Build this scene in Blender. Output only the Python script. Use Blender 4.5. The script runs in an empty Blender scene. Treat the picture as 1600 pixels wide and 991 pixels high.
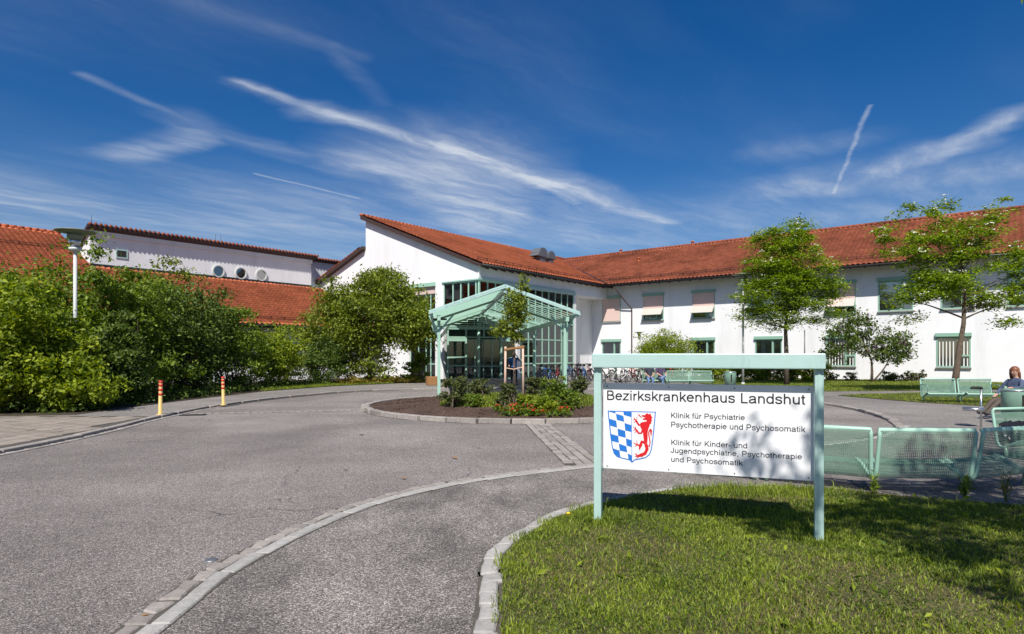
import bpy, bmesh, math, random
import numpy as np
from mathutils import Vector, Matrix
from mathutils.geometry import tessellate_polygon

scene = bpy.context.scene
C = scene.collection
R = math.radians

# ------------------------------------------------------------------ camera
F, HY, CAMH = 975.0, 555.0, 1.65          # focal length and horizon row in pixels of the 1600 px photograph
cam_d = bpy.data.cameras.new('camera'); cam = bpy.data.objects.new('camera', cam_d); C.objects.link(cam)
cam.location = (0, 0, CAMH); cam.rotation_euler = (R(90), 0, 0)
cam_d.sensor_width = 36.0; cam_d.lens = F / 1600 * 36; cam_d.shift_y = (HY - 495.5) / 1600
cam_d.clip_start = 0.05; cam_d.clip_end = 2000
scene.camera = cam

# ------------------------------------------------------------------ sun and sky
SUN_EL = R(50); TX, TY = 0.20, 0.98          # horizontal direction in which the light travels
hl = math.hypot(TX, TY); TX /= hl; TY /= hl
sd = bpy.data.lights.new('sun', 'SUN'); sd.energy = 4.9; sd.angle = R(0.53); sd.color = (1.0, 0.955, 0.88)
sun = bpy.data.objects.new('sun', sd); C.objects.link(sun)
travel = Vector((TX * math.cos(SUN_EL), TY * math.cos(SUN_EL), -math.sin(SUN_EL)))
sun.rotation_euler = travel.to_track_quat('-Z', 'Y').to_euler(); sun.location = (-8, -30, 40)

world = bpy.data.worlds.new('World'); scene.world = world; world.use_nodes = True
wn = world.node_tree; wn.nodes.clear()
def WN(t, **k):
    n = wn.nodes.new(t)
    for a, b in k.items(): setattr(n, a, b)
    return n
def WL(a, b): wn.links.new(a, b)
sky = WN('ShaderNodeTexSky', sky_type='NISHITA'); sky.sun_disc = False
sky.sun_elevation = SUN_EL; sky.sun_rotation = math.atan2(-TX, -TY)
sky.altitude = 400; sky.air_density = 1.0; sky.dust_density = 1.1; sky.ozone_density = 3.2
tc = WN('ShaderNodeTexCoord'); sep = WN('ShaderNodeSeparateXYZ'); WL(tc.outputs['Generated'], sep.inputs[0])
def M(op, a, b=None, c=None, clamp=False):
    n = WN('ShaderNodeMath', operation=op); n.use_clamp = clamp
    for i, v in enumerate((a, b, c)):
        if v is None: continue
        if isinstance(v, (int, float)): n.inputs[i].default_value = v
        else: WL(v, n.inputs[i])
    return n.outputs[0]
def VM(op, a, b=None, scale=None):
    n = WN('ShaderNodeVectorMath', operation=op)
    for i, v in enumerate((a, b)):
        if v is None: continue
        if isinstance(v, tuple): n.inputs[i].default_value = v
        else: WL(v, n.inputs[i])
    if scale is not None:
        if isinstance(scale, (int, float)): n.inputs['Scale'].default_value = scale
        else: WL(scale, n.inputs['Scale'])
    return n
zc = M('MAXIMUM', sep.outputs[2], 0.045)
comb = WN('ShaderNodeCombineXYZ'); WL(M('DIVIDE', sep.outputs[0], zc), comb.inputs[0]); WL(M('DIVIDE', sep.outputs[1], zc), comb.inputs[1])
P0 = comb.outputs[0]                         # position on the cirrus layer, a level sheet overhead
def noise(vec, scale, detail=6, rough=0.6, dist=0.0, stretch=None, rot=0.0):
    if stretch:
        c_, s_ = math.cos(rot), math.sin(rot); cb = WN('ShaderNodeCombineXYZ')
        WL(VM('DOT_PRODUCT', vec, (c_ * stretch[0], s_ * stretch[0], 0)).outputs['Value'], cb.inputs[0])
        WL(VM('DOT_PRODUCT', vec, (-s_ * stretch[1], c_ * stretch[1], 0)).outputs['Value'], cb.inputs[1]); vec = cb.outputs[0]
    n = WN('ShaderNodeTexNoise'); n.inputs['Scale'].default_value = scale; n.inputs['Detail'].default_value = detail
    n.inputs['Roughness'].default_value = rough; n.inputs['Distortion'].default_value = dist
    WL(vec, n.inputs['Vector']); return n
w1 = noise(P0, 1.3, 2, 0.6); off = VM('SUBTRACT', w1.outputs['Color'], (0.5, 0.5, 0.5))
w2 = noise(P0, 4.5, 3, 0.6); off2 = VM('SUBTRACT', w2.outputs['Color'], (0.5, 0.5, 0.5))
PW = VM('ADD', VM('ADD', P0, VM('SCALE', off.outputs[0], scale=0.30).outputs[0]).outputs[0], VM('SCALE', off2.outputs[0], scale=0.14).outputs[0]).outputs[0]
PM = VM('ADD', VM('ADD', P0, VM('SCALE', off.outputs[0], scale=0.03).outputs[0]).outputs[0], VM('SCALE', off2.outputs[0], scale=0.05).outputs[0]).outputs[0]
PN = VM('ADD', P0, VM('SCALE', off2.outputs[0], scale=0.03).outputs[0]).outputs[0]
def ramp(v, a, b, lo=0.0, hi=1.0):
    n = WN('ShaderNodeMapRange', interpolation_type='SMOOTHSTEP'); WL(v, n.inputs[0])
    n.inputs[1].default_value = a; n.inputs[2].default_value = b; n.inputs[3].default_value = lo; n.inputs[4].default_value = hi
    return n.outputs[0]
def plane(px, py): return ((px - 800) / (HY - py), F / (HY - py), 0.0)
def streak(vec, a, b, wid, amp):
    a = Vector(a); b = Vector(b); ab = b - a
    pa = VM('SUBTRACT', vec, tuple(a)).outputs[0]
    t = M('DIVIDE', VM('DOT_PRODUCT', pa, tuple(ab)).outputs['Value'], ab.length_squared, clamp=True)
    d = VM('LENGTH', VM('SUBTRACT', pa, VM('SCALE', tuple(ab), scale=t).outputs[0]).outputs[0]).outputs['Value']
    return ramp(d, wid, 0.0, 0.0, amp)
fib = noise(PW, 1.7, 5, 0.62, 0.0, (0.55, 1.9, 1.0), R(50)).outputs[0]
fine = noise(PW, 6.0, 4, 0.62, 0.0, (0.40, 1.5, 1.0), R(46)).outputs[0]
tex = M('MULTIPLY', ramp(fib, 0.28, 0.75), ramp(fine, 0.10, 0.78, 0.25, 1.0))
strands = [
    (PW, plane(390, 135), plane(520, 185), 0.10, 0.35), (PW, plane(490, 176), plane(690, 232), 0.17, 0.75),
    (PW, plane(680, 232), plane(880, 290), 0.28, 0.85), (PW, plane(870, 288), plane(1040, 345), 0.30, 0.65),
    (PW, plane(600, 262), plane(760, 300), 0.55, 0.95), (PW, plane(690, 250), plane(760, 350), 0.75, 1.0),
    (PW, plane(800, 340), plane(960, 372), 1.3, 0.5), (PW, plane(190, 243), plane(320, 215), 0.20, 0.6),
    (PM, plane(130, 118), plane(300, 190), 0.05, 0.32), (PW, plane(300, 190), plane(470, 250), 0.2, 0.25),
    (PM, plane(300, 5), plane(560, 90), 0.07, 0.12), (PM, plane(520, 75), plane(600, 165), 0.07, 0.15),
    (PW, plane(0, 310), plane(330, 352), 1.2, 0.65), (PW, plane(480, 340), plane(660, 375), 1.6, 0.6), (PW, plane(0, 360), plane(520, 385), 2.5, 0.4),
    (PW, plane(1320, 298), plane(1450, 240), 0.32, 0.75), (PW, plane(1450, 240), plane(1580, 180), 0.20, 0.75),
    (PW, plane(1240, 300), plane(1600, 265), 0.65, 0.5), (PW, plane(1200, 240), plane(1300, 225), 0.25, 0.25), (PW, plane(1080, 350), plane(1400, 330), 1.5, 0.4),
]
acc = None
for s in strands:
    v = streak(*s); acc = v if acc is None else M('MAXIMUM', acc, v)
veil = M('MULTIPLY', ramp(noise(P0, 0.5, 3, 0.55, 0.0, (0.6, 1.5, 1.0), R(48)).outputs[0], 0.40, 0.80), 0.15)
cl = M('MULTIPLY', acc, M('ADD', M('MULTIPLY', tex, 0.72), 0.23))
cl = M('ADD', cl, M('MULTIPLY', veil, M('ADD', tex, 0.25)))
main = None
for a_, b_, w_, k_ in (((380, 130), (520, 182), 0.06, 0.32), ((510, 178), (700, 234), 0.09, 0.50), ((690, 231), (880, 294), 0.10, 0.46), ((870, 290), (1045, 350), 0.12, 0.38), ((690, 224), (800, 262), 0.06, 0.40), ((800, 262), (900, 318), 0.06, 0.35)):
    v = streak(PM, plane(*a_), plane(*b_), w_, k_); main = v if main is None else M('MAXIMUM', main, v)
cl = M('ADD', cl, M('MULTIPLY', main, ramp(fine, 0.25, 0.68, 0.15, 1.0)))
trail = M('MAXIMUM', streak(PN, plane(1303, 302), plane(1359, 165), 0.018, 0.34), streak(PN, plane(400, 272), plane(560, 310), 0.026, 0.3))
cl = M('MINIMUM', M('ADD', cl, M('MULTIPLY', trail, ramp(fine, 0.2, 0.6))), 0.88)
cl = M('MULTIPLY', cl, ramp(sep.outputs[2], 0.01, 0.10))
hsv = WN('ShaderNodeHueSaturation'); hsv.inputs['Saturation'].default_value = 1.42; hsv.inputs['Value'].default_value = 1.36; hsv.inputs['Hue'].default_value = 0.509
WL(sky.outputs[0], hsv.inputs['Color'])
mixc = WN('ShaderNodeMix', data_type='RGBA'); WL(cl, mixc.inputs[0]); WL(hsv.outputs[0], mixc.inputs[6]); mixc.inputs[7].default_value = (10.0, 10.8, 12.0, 1)
bg = WN('ShaderNodeBackground'); bg.inputs['Strength'].default_value = 0.055; WL(mixc.outputs[2], bg.inputs[0])
world.cycles.sampling_method = 'NONE'
wo = WN('ShaderNodeOutputWorld'); WL(bg.outputs[0], wo.inputs[0])

scene.view_settings.view_transform = 'Standard'; scene.view_settings.look = 'None'
scene.view_settings.exposure = 0.28; scene.view_settings.gamma = 1.0; scene.view_settings.use_curve_mapping = False
scene.render.resolution_x = 1024; scene.render.resolution_y = 634
scene.render.engine = 'CYCLES'

# ------------------------------------------------------------------ helpers
def G(px, py, z=0.0):                       # where the ray through a photo pixel meets the level z
    Y = (CAMH - z) * F / (py - HY); return Vector(((px - 800) / F * Y, Y, z))
def AT(px, py, Y): return Vector(((px - 800) / F * Y, Y, CAMH + (HY - py) / F * Y))

def tag(o, label=None, cat=None, group=None, kind=None):
    if label: o['label'] = label
    if cat: o['category'] = cat
    if group: o['group'] = group
    if kind: o['kind'] = kind
    return o
def thing(name, label, cat, loc=(0, 0, 0), rz=0.0, group=None):
    o = bpy.data.objects.new(name, None); C.objects.link(o); o.empty_display_size = 0.2
    o.location = loc; o.rotation_euler = (0, 0, rz)
    return tag(o, label, cat, group)
def link(name, me, mat=None, parent=None, loc=None, rot=None):
    o = bpy.data.objects.new(name, me); C.objects.link(o)
    if mat is not None and len(me.materials) == 0:
        for m in (mat if isinstance(mat, (list, tuple)) else [mat]): me.materials.append(m)
    if parent is not None: o.parent = parent
    if loc is not None: o.location = loc
    if rot is not None: o.rotation_euler = rot
    return o
def np_mesh(name, V, Fc, smooth=False):
    """V (n,3) array, Fc (m,k) int array, all faces with k corners."""
    V = np.asarray(V, dtype=np.float32); Fc = np.asarray(Fc, dtype=np.int32)
    me = bpy.data.meshes.new(name); k = Fc.shape[1]
    me.vertices.add(len(V)); me.vertices.foreach_set('co', V.ravel())
    me.loops.add(Fc.size); me.loops.foreach_set('vertex_index', Fc.ravel())
    me.polygons.add(len(Fc)); me.polygons.foreach_set('loop_start', np.arange(0, Fc.size, k, dtype=np.int32))
    me.update(calc_edges=True)
    if smooth: me.polygons.foreach_set('use_smooth', np.ones(len(Fc), dtype=bool))
    me.update(); return me

class MB:
    def __init__(s): s.v = []; s.f = []; s.m = []; s.sm = []; s.mi = 0; s.smooth = False
    def add(s, vs, fs):
        n = len(s.v); s.v += [tuple(v) for v in vs]
        for f in fs: s.f.append([i + n for i in f]); s.m.append(s.mi); s.sm.append(s.smooth)
        return s
    def box(s, x0, x1, y0, y1, z0, z1):
        vs = [(x0,y0,z0),(x1,y0,z0),(x1,y1,z0),(x0,y1,z0),(x0,y0,z1),(x1,y0,z1),(x1,y1,z1),(x0,y1,z1)]
        return s.add(vs, [(0,3,2,1),(4,5,6,7),(0,1,5,4),(1,2,6,5),(2,3,7,6),(3,0,4,7)])
    def bar(s, a, b, w, h, up=(0, 0, 1)):      # rectangular bar from a to b, width w, height h along up
        a = Vector(a); b = Vector(b); d = (b - a).normalized(); u = Vector(up)
        if abs(d.dot(u)) > 0.98: u = Vector((0, 1, 0))
        r = d.cross(u).normalized(); u = r.cross(d).normalized(); r = r * w / 2; u = u * h / 2
        vs = [a-r-u, a+r-u, a+r+u, a-r+u, b-r-u, b+r-u, b+r+u, b-r+u]
        return s.add(vs, [(0,1,2,3)[::-1],(4,5,6,7),(0,1,5,4),(1,2,6,5),(2,3,7,6),(3,0,4,7)])
    def quad(s, a, b, c, d): return s.add([a, b, c, d], [(0, 1, 2, 3)])
    def poly(s, pts): return s.add(pts, [tuple(range(len(pts)))])
    def tube(s, pts, r, n=8, caps=True, closed=False):
        pts = [Vector(p) for p in pts]; rs = r if isinstance(r, (list, tuple)) else [r] * len(pts)
        k = len(pts); vs = []; prev = None
        for i, p in enumerate(pts):
            if closed: d = pts[(i + 1) % k] - pts[i - 1]
            else: d = pts[min(i + 1, k - 1)] - pts[max(i - 1, 0)]
            if d.length < 1e-9: d = Vector((0, 0, 1))
            d.normalize()
            if prev is None:
                u = Vector((0, 0, 1)) if abs(d.z) < 0.9 else Vector((1, 0, 0)); x = d.cross(u).normalized()
            else:
                x = prev - d * prev.dot(d)
                x = x.normalized() if x.length > 1e-6 else d.orthogonal().normalized()
            prev = x; y = d.cross(x)
            for j in range(n):
                a = 2 * math.pi * j / n; vs.append(p + (x * math.cos(a) + y * math.sin(a)) * rs[i])
        fs = []
        for i in range(k if closed else k - 1):
            q = (i + 1) % k
            for j in range(n): fs.append((i*n+j, i*n+(j+1)%n, q*n+(j+1)%n, q*n+j))
        if caps and not closed: fs.append(tuple(range(n))[::-1]); fs.append(tuple(range((k-1)*n, k*n)))
        old = s.smooth; s.smooth = True; s.add(vs, fs); s.smooth = old; return s
    def lathe(s, prof, n=20, c=(0, 0, 0), smooth=True):     # prof [(r,z)]
        vs = []; fs = []
        for r, z in prof:
            for j in range(n):
                a = 2*math.pi*j/n; vs.append((c[0]+r*math.cos(a), c[1]+r*math.sin(a), c[2]+z))
        for i in range(len(prof)-1):
            for j in range(n): fs.append((i*n+j, i*n+(j+1)%n, (i+1)*n+(j+1)%n, (i+1)*n+j))
        fs.append(tuple(range(n))[::-1]); fs.append(tuple(range((len(prof)-1)*n, len(prof)*n)))
        old = s.smooth; s.smooth = smooth; s.add(vs, fs); s.smooth = old; return s
    def prism(s, pts, z0, z1):               # pts: xy outline, counter-clockwise; extruded along z
        n = len(pts); vs = [(p[0], p[1], z0) for p in pts] + [(p[0], p[1], z1) for p in pts]
        tri = tessellate_polygon([[Vector((p[0], p[1], 0)) for p in pts]])
        fs = [(i, (i+1) % n, n + (i+1) % n, n + i) for i in range(n)]
        fs += [(t[0]+n, t[1]+n, t[2]+n) for t in tri] + [(t[2], t[1], t[0]) for t in tri]
        return s.add(vs, fs)
    def slab_xz(s, pts, y0, y1):             # pts: (x,z) outline extruded along y
        n = len(pts); vs = [(p[0], y0, p[1]) for p in pts] + [(p[0], y1, p[1]) for p in pts]
        tri = tessellate_polygon([[Vector((p[0], p[1], 0)) for p in pts]])
        fs = [(i, (i+1) % n, n + (i+1) % n, n + i) for i in range(n)]
        fs += [(t[0], t[1], t[2]) for t in tri] + [(t[2]+n, t[1]+n, t[0]+n) for t in tri]
        return s.add(vs, fs)
    def mesh(s, name, off=(0, 0, 0), recalc=True):
        me = bpy.data.meshes.new(name)
        me.from_pydata([(v[0]-off[0], v[1]-off[1], v[2]-off[2]) for v in s.v], [], s.f)
        me.polygons.foreach_set('material_index', s.m); me.polygons.foreach_set('use_smooth', s.sm)
        if recalc:
            bm = bmesh.new(); bm.from_mesh(me); bmesh.ops.recalc_face_normals(bm, faces=bm.faces[:]); bm.to_mesh(me); bm.free()
        me.update(); return me
    def build(s, name, mat, parent=None, off=(0, 0, 0), loc=None, rot=None):
        return link(name, s.mesh(name, off), mat, parent, loc, rot)

def structure(o): o['kind'] = 'structure'; return o

# ------------------------------------------------------------------ materials
MATS = {}
def mat(name, col, rough=0.6, metal=0.0, spec=0.5, var=0.0, scale=4.0, bump=0.0, bscale=40.0, island=0.0, coat=0.0, stain=None):
    """plain principled material; var = brightness mottling, island = colour change from piece to piece"""
    m = bpy.data.materials.new(name); m.use_nodes = True; nt = m.node_tree; b = nt.nodes['Principled BSDF']
    b.inputs['Roughness'].default_value = rough; b.inputs['Metallic'].default_value = metal
    b.inputs['Specular IOR Level'].default_value = spec; b.inputs['Coat Weight'].default_value = coat
    b.inputs['Base Color'].default_value = (*col, 1)
    src = None
    if var or bump or island:
        t = nt.nodes.new('ShaderNodeTexCoord')
    if var or island:
        h = nt.nodes.new('ShaderNodeHueSaturation'); h.inputs['Color'].default_value = (*col, 1)
        val = None
        if var:
            n = nt.nodes.new('ShaderNodeTexNoise'); n.inputs['Scale'].default_value = scale; n.inputs['Detail'].default_value = 8; n.inputs['Roughness'].default_value = 0.65
            nt.links.new(t.outputs['Object'], n.inputs['Vector'])
            r = nt.nodes.new('ShaderNodeMapRange'); r.inputs[1].default_value = 0.25; r.inputs[2].default_value = 0.75
            r.inputs[3].default_value = 1 - var; r.inputs[4].default_value = 1 + var; nt.links.new(n.outputs[0], r.inputs[0]); val = r.outputs[0]
        if stain:                                     # dirt: (noise scale xyz, lowest brightness, start, end)
            mp = nt.nodes.new('ShaderNodeMapping'); mp.inputs['Scale'].default_value = stain[0]; nt.links.new(t.outputs['Object'], mp.inputs[0])
            n3 = nt.nodes.new('ShaderNodeTexNoise'); n3.inputs['Scale'].default_value = 1.0; n3.inputs['Detail'].default_value = 7; n3.inputs['Roughness'].default_value = 0.6; nt.links.new(mp.outputs[0], n3.inputs['Vector'])
            r3 = nt.nodes.new('ShaderNodeMapRange'); r3.inputs[1].default_value = stain[2]; r3.inputs[2].default_value = stain[3]; r3.inputs[3].default_value = 1.0; r3.inputs[4].default_value = stain[1]; nt.links.new(n3.outputs[0], r3.inputs[0])
            mu3 = nt.nodes.new('ShaderNodeMath'); mu3.operation = 'MULTIPLY'; nt.links.new(val, mu3.inputs[0]); nt.links.new(r3.outputs[0], mu3.inputs[1]); val = mu3.outputs[0]
        if island:
            g = nt.nodes.new('ShaderNodeNewGeometry'); oi = nt.nodes.new('ShaderNodeObjectInfo')
            ad = nt.nodes.new('ShaderNodeMath'); ad.operation = 'ADD'; nt.links.new(g.outputs['Random Per Island'], ad.inputs[0]); nt.links.new(oi.outputs['Random'], ad.inputs[1])
            fr = nt.nodes.new('ShaderNodeMath'); fr.operation = 'FRACT'; nt.links.new(ad.outputs[0], fr.inputs[0])
            r2 = nt.nodes.new('ShaderNodeMapRange'); r2.inputs[3].default_value = 1 - island; r2.inputs[4].default_value = 1 + island; nt.links.new(fr.outputs[0], r2.inputs[0])
            if val is None: val = r2.outputs[0]
            else:
                mu = nt.nodes.new('ShaderNodeMath'); mu.operation = 'MULTIPLY'; nt.links.new(val, mu.inputs[0]); nt.links.new(r2.outputs[0], mu.inputs[1]); val = mu.outputs[0]
        nt.links.new(val, h.inputs['Value']); nt.links.new(h.outputs[0], b.inputs['Base Color'])
    if bump:
        n2 = nt.nodes.new('ShaderNodeTexNoise'); n2.inputs['Scale'].default_value = bscale; n2.inputs['Detail'].default_value = 6
        nt.links.new(t.outputs['Object'], n2.inputs['Vector'])
        bp = nt.nodes.new('ShaderNodeBump'); bp.inputs['Strength'].default_value = bump; bp.inputs['Distance'].default_value = 0.02
        nt.links.new(n2.outputs[0], bp.inputs['Height']); nt.links.new(bp.outputs[0], b.inputs['Normal'])
    MATS[name] = m; return m
def leafmat(name, c1, c2, trans=0.35, rough=0.55, spec=0.35):
    m = bpy.data.materials.new(name); m.use_nodes = True; nt = m.node_tree; b = nt.nodes['Principled BSDF']; out = nt.nodes['Material Output']
    g = nt.nodes.new('ShaderNodeNewGeometry'); mx = nt.nodes.new('ShaderNodeMix'); mx.data_type = 'RGBA'
    mx.inputs[6].default_value = (*c1, 1); mx.inputs[7].default_value = (*c2, 1)
    t = nt.nodes.new('ShaderNodeTexCoord'); n = nt.nodes.new('ShaderNodeTexNoise'); n.inputs['Scale'].default_value = 1.3; n.inputs['Detail'].default_value = 2
    nt.links.new(t.outputs['Object'], n.inputs['Vector'])
    ad = nt.nodes.new('ShaderNodeMath'); ad.operation = 'MULTIPLY_ADD'; nt.links.new(n.outputs[0], ad.inputs[0]); ad.inputs[1].default_value = 1.1
    sb = nt.nodes.new('ShaderNodeMath'); sb.operation = 'SUBTRACT'; nt.links.new(g.outputs['Random Per Island'], sb.inputs[0]); sb.inputs[1].default_value = 0.55
    nt.links.new(sb.outputs[0], ad.inputs[2]); ad.use_clamp = True
    nt.links.new(ad.outputs[0], mx.inputs[0]); nt.links.new(mx.outputs[2], b.inputs['Base Color'])
    b.inputs['Roughness'].default_value = rough; b.inputs['Specular IOR Level'].default_value = spec
    tr = nt.nodes.new('ShaderNodeBsdfTranslucent'); ms = nt.nodes.new('ShaderNodeMixShader'); ms.inputs[0].default_value = trans
    hs = nt.nodes.new('ShaderNodeHueSaturation'); hs.inputs['Value'].default_value = 1.5; hs.inputs['Saturation'].default_value = 1.1
    nt.links.new(mx.outputs[2], hs.inputs['Color']); nt.links.new(hs.outputs[0], tr.inputs['Color'])
    nt.links.new(b.outputs[0], ms.inputs[1]); nt.links.new(tr.outputs[0], ms.inputs[2]); nt.links.new(ms.outputs[0], out.inputs['Surface'])
    MATS[name] = m; return m
def glassmat(name, tint, refl_rough=0.03, opacity=0.35):
    """window glass: see-through, mirror-like at a slant"""
    m = bpy.data.materials.new(name); m.use_nodes = True; nt = m.node_tree; nt.nodes.remove(nt.nodes['Principled BSDF']); out = nt.nodes['Material Output']
    tr = nt.nodes.new('ShaderNodeBsdfTransparent'); tr.inputs[0].default_value = (*tint, 1)
    gl = nt.nodes.new('ShaderNodeBsdfGlossy'); gl.inputs['Roughness'].default_value = refl_rough; gl.inputs[0].default_value = (0.9, 0.95, 0.95, 1)
    fr = nt.nodes.new('ShaderNodeFresnel'); fr.inputs['IOR'].default_value = 1.8
    ms = nt.nodes.new('ShaderNodeMixShader'); nt.links.new(fr.outputs[0], ms.inputs[0]); nt.links.new(tr.outputs[0], ms.inputs[1]); nt.links.new(gl.outputs[0], ms.inputs[2])
    nt.links.new(ms.outputs[0], out.inputs['Surface']); MATS[name] = m; return m
def groundmat(name, base, speck_hi, speck_lo, speck_scale=120, patch=0.18, patch_scale=0.35, bump=0.5, rough=0.9, streak=None, cracks=0.0, lanes=0.0):
    """stony surface: chippings as fine speckle, wide uneven patches"""
    m = bpy.data.materials.new(name); m.use_nodes = True; nt = m.node_tree; b = nt.nodes['Principled BSDF']
    b.inputs['Roughness'].default_value = rough; b.inputs['Specular IOR Level'].default_value = 0.25
    t = nt.nodes.new('ShaderNodeTexCoord')
    v = nt.nodes.new('ShaderNodeTexVoronoi'); v.inputs['Scale'].default_value = speck_scale; nt.links.new(t.outputs['Object'], v.inputs['Vector'])
    sp = nt.nodes.new('ShaderNodeSeparateColor'); nt.links.new(v.outputs['Color'], sp.inputs[0])
    r = nt.nodes.new('ShaderNodeValToRGB'); nt.links.new(sp.outputs[0], r.inputs[0])
    e = r.color_ramp.elements; e[0].position = 0.0; e[0].color = (*speck_lo, 1); e[1].position = 1.0; e[1].color = (*speck_hi, 1)
    for p_, c_ in ((0.3, base), (0.72, base)): k = r.color_ramp.elements.new(p_); k.color = (*c_, 1)
    n = nt.nodes.new('ShaderNodeTexNoise'); n.inputs['Scale'].default_value = patch_scale; n.inputs['Detail'].default_value = 9; n.inputs['Roughness'].default_value = 0.62
    if streak:
        mp = nt.nodes.new('ShaderNodeMapping'); mp.inputs['Scale'].default_value = streak; nt.links.new(t.outputs['Object'], mp.inputs[0]); nt.links.new(mp.outputs[0], n.inputs['Vector'])
    else: nt.links.new(t.outputs['Object'], n.inputs['Vector'])
    mr = nt.nodes.new('ShaderNodeMapRange'); mr.inputs[1].default_value = 0.3; mr.inputs[2].default_value = 0.7; mr.inputs[3].default_value = 1 - patch; mr.inputs[4].default_value = 1 + patch
    nt.links.new(n.outputs[0], mr.inputs[0])
    h = nt.nodes.new('ShaderNodeHueSaturation'); nt.links.new(r.outputs[0], h.inputs['Color'])
    if lanes:                                          # worn and stained areas a few metres across
        nl = nt.nodes.new('ShaderNodeTexNoise'); nl.inputs['Scale'].default_value = 0.16; nl.inputs['Detail'].default_value = 5; nl.inputs['Distortion'].default_value = 0.8; nt.links.new(t.outputs['Object'], nl.inputs['Vector'])
        rl = nt.nodes.new('ShaderNodeMapRange'); rl.inputs[1].default_value = 0.35; rl.inputs[2].default_value = 0.65; rl.inputs[3].default_value = 1 - lanes; rl.inputs[4].default_value = 1 + lanes; nt.links.new(nl.outputs[0], rl.inputs[0])
        ml = nt.nodes.new('ShaderNodeMath'); ml.operation = 'MULTIPLY'; nt.links.new(mr.outputs[0], ml.inputs[0]); nt.links.new(rl.outputs[0], ml.inputs[1]); vout = ml.outputs[0]
    else: vout = mr.outputs[0]
    if cracks:
        wv = nt.nodes.new('ShaderNodeTexNoise'); wv.inputs['Scale'].default_value = 1.8; wv.inputs['Detail'].default_value = 6; nt.links.new(t.outputs['Object'], wv.inputs['Vector'])
        av = nt.nodes.new('ShaderNodeVectorMath'); av.operation = 'MULTIPLY_ADD'; nt.links.new(wv.outputs['Color'], av.inputs[0]); av.inputs[1].default_value = (0.7, 0.7, 0); nt.links.new(t.outputs['Object'], av.inputs[2])
        vc = nt.nodes.new('ShaderNodeTexVoronoi'); vc.feature = 'DISTANCE_TO_EDGE'; vc.inputs['Scale'].default_value = 0.22; nt.links.new(av.outputs[0], vc.inputs['Vector'])
        rc = nt.nodes.new('ShaderNodeMapRange'); rc.inputs[1].default_value = 0.0; rc.inputs[2].default_value = 0.0035; rc.inputs[3].default_value = 1 - cracks; rc.inputs[4].default_value = 1.0; nt.links.new(vc.outputs['Distance'], rc.inputs[0])
        mk = nt.nodes.new('ShaderNodeMapRange'); mk.inputs[1].default_value = 0.50; mk.inputs[2].default_value = 0.58; nt.links.new(n.outputs[0], mk.inputs[0])
        mm = nt.nodes.new('ShaderNodeMix'); mm.data_type = 'FLOAT'; nt.links.new(mk.outputs[0], mm.inputs[0]); mm.inputs[2].default_value = 1.0; nt.links.new(rc.outputs[0], mm.inputs[3])
        mq = nt.nodes.new('ShaderNodeMath'); mq.operation = 'MULTIPLY'; nt.links.new(vout, mq.inputs[0]); nt.links.new(mm.outputs[0], mq.inputs[1]); vout = mq.outputs[0]
    nt.links.new(vout, h.inputs['Value'])
    nt.links.new(h.outputs[0], b.inputs['Base Color'])
    bp = nt.nodes.new('ShaderNodeBump'); bp.inputs['Strength'].default_value = bump; bp.inputs['Distance'].default_value = 0.006
    nt.links.new(v.outputs['Distance'], bp.inputs['Height']); nt.links.new(bp.outputs[0], b.inputs['Normal'])
    MATS[name] = m; return m

plaster = mat('white_plaster', (0.79, 0.79, 0.80), 0.85, var=0.035, scale=0.7, bump=0.25, bscale=60, spec=0.2, stain=((1.1, 1.1, 0.16), 0.86, 0.50, 0.80))
mint = mat('mint_paint', (0.34, 0.55, 0.44), 0.42, var=0.05, scale=3)
mint_pale = mat('pale_mint_paint', (0.40, 0.565, 0.525), 0.38, var=0.07, scale=3, bump=0.05, bscale=25, stain=((7, 7, 1.6), 0.72, 0.56, 0.78))
mint_slat = mat('mint_slat_paint', (0.36, 0.58, 0.44), 0.5, var=0.06, scale=2)
mint_bench = mat('mint_plastic_coating', (0.185, 0.31, 0.235), 0.4, var=0.14, scale=6)
frame_green = mat('window_frame_green', (0.26, 0.44, 0.345), 0.45)
tile = mat('clay_tile', (0.44, 0.125, 0.06), 0.8, var=0.34, scale=2.3, spec=0.15, bump=0.3, bscale=30, stain=((0.35, 0.35, 0.35), 0.55, 0.48, 0.75))
tile_old = mat('weathered_clay_tile', (0.27, 0.082, 0.046), 0.85, var=0.40, scale=1.6, spec=0.15, bump=0.3, bscale=30, stain=((0.30, 0.30, 0.30), 0.45, 0.45, 0.72))
dark_wood = mat('dark_brown_timber', (0.055, 0.03, 0.025), 0.6, var=0.2, scale=5)
dark_metal = mat('dark_metal', (0.04, 0.035, 0.033), 0.45, metal=0.4)
zinc = mat('zinc_sheet', (0.20, 0.21, 0.22), 0.45, metal=0.5, var=0.12, scale=4)
steel = mat('brushed_steel', (0.55, 0.56, 0.57), 0.3, metal=0.9)
lamp_white = mat('lamp_white_paint', (0.56, 0.58, 0.55), 0.4, var=0.05)
lamp_disc = mat('lamp_disc_olive', (0.20, 0.22, 0.16), 0.5)
blind_cloth = mat('pink_blind_cloth', (0.66, 0.49, 0.44), 0.85, var=0.03)
curtain_cloth = mat('white_curtain', (0.72, 0.72, 0.70), 0.9)
bark = mat('bark', (0.13, 0.10, 0.075), 0.9, var=0.35, scale=9, bump=0.8, bscale=25, spec=0.1)
stake_wood = mat('debarked_stake_wood', (0.60, 0.42, 0.32), 0.75, var=0.15, scale=9)
stake_brown = mat('brown_crossbar_wood', (0.33, 0.16, 0.06), 0.75, var=0.2, scale=9)
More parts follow.
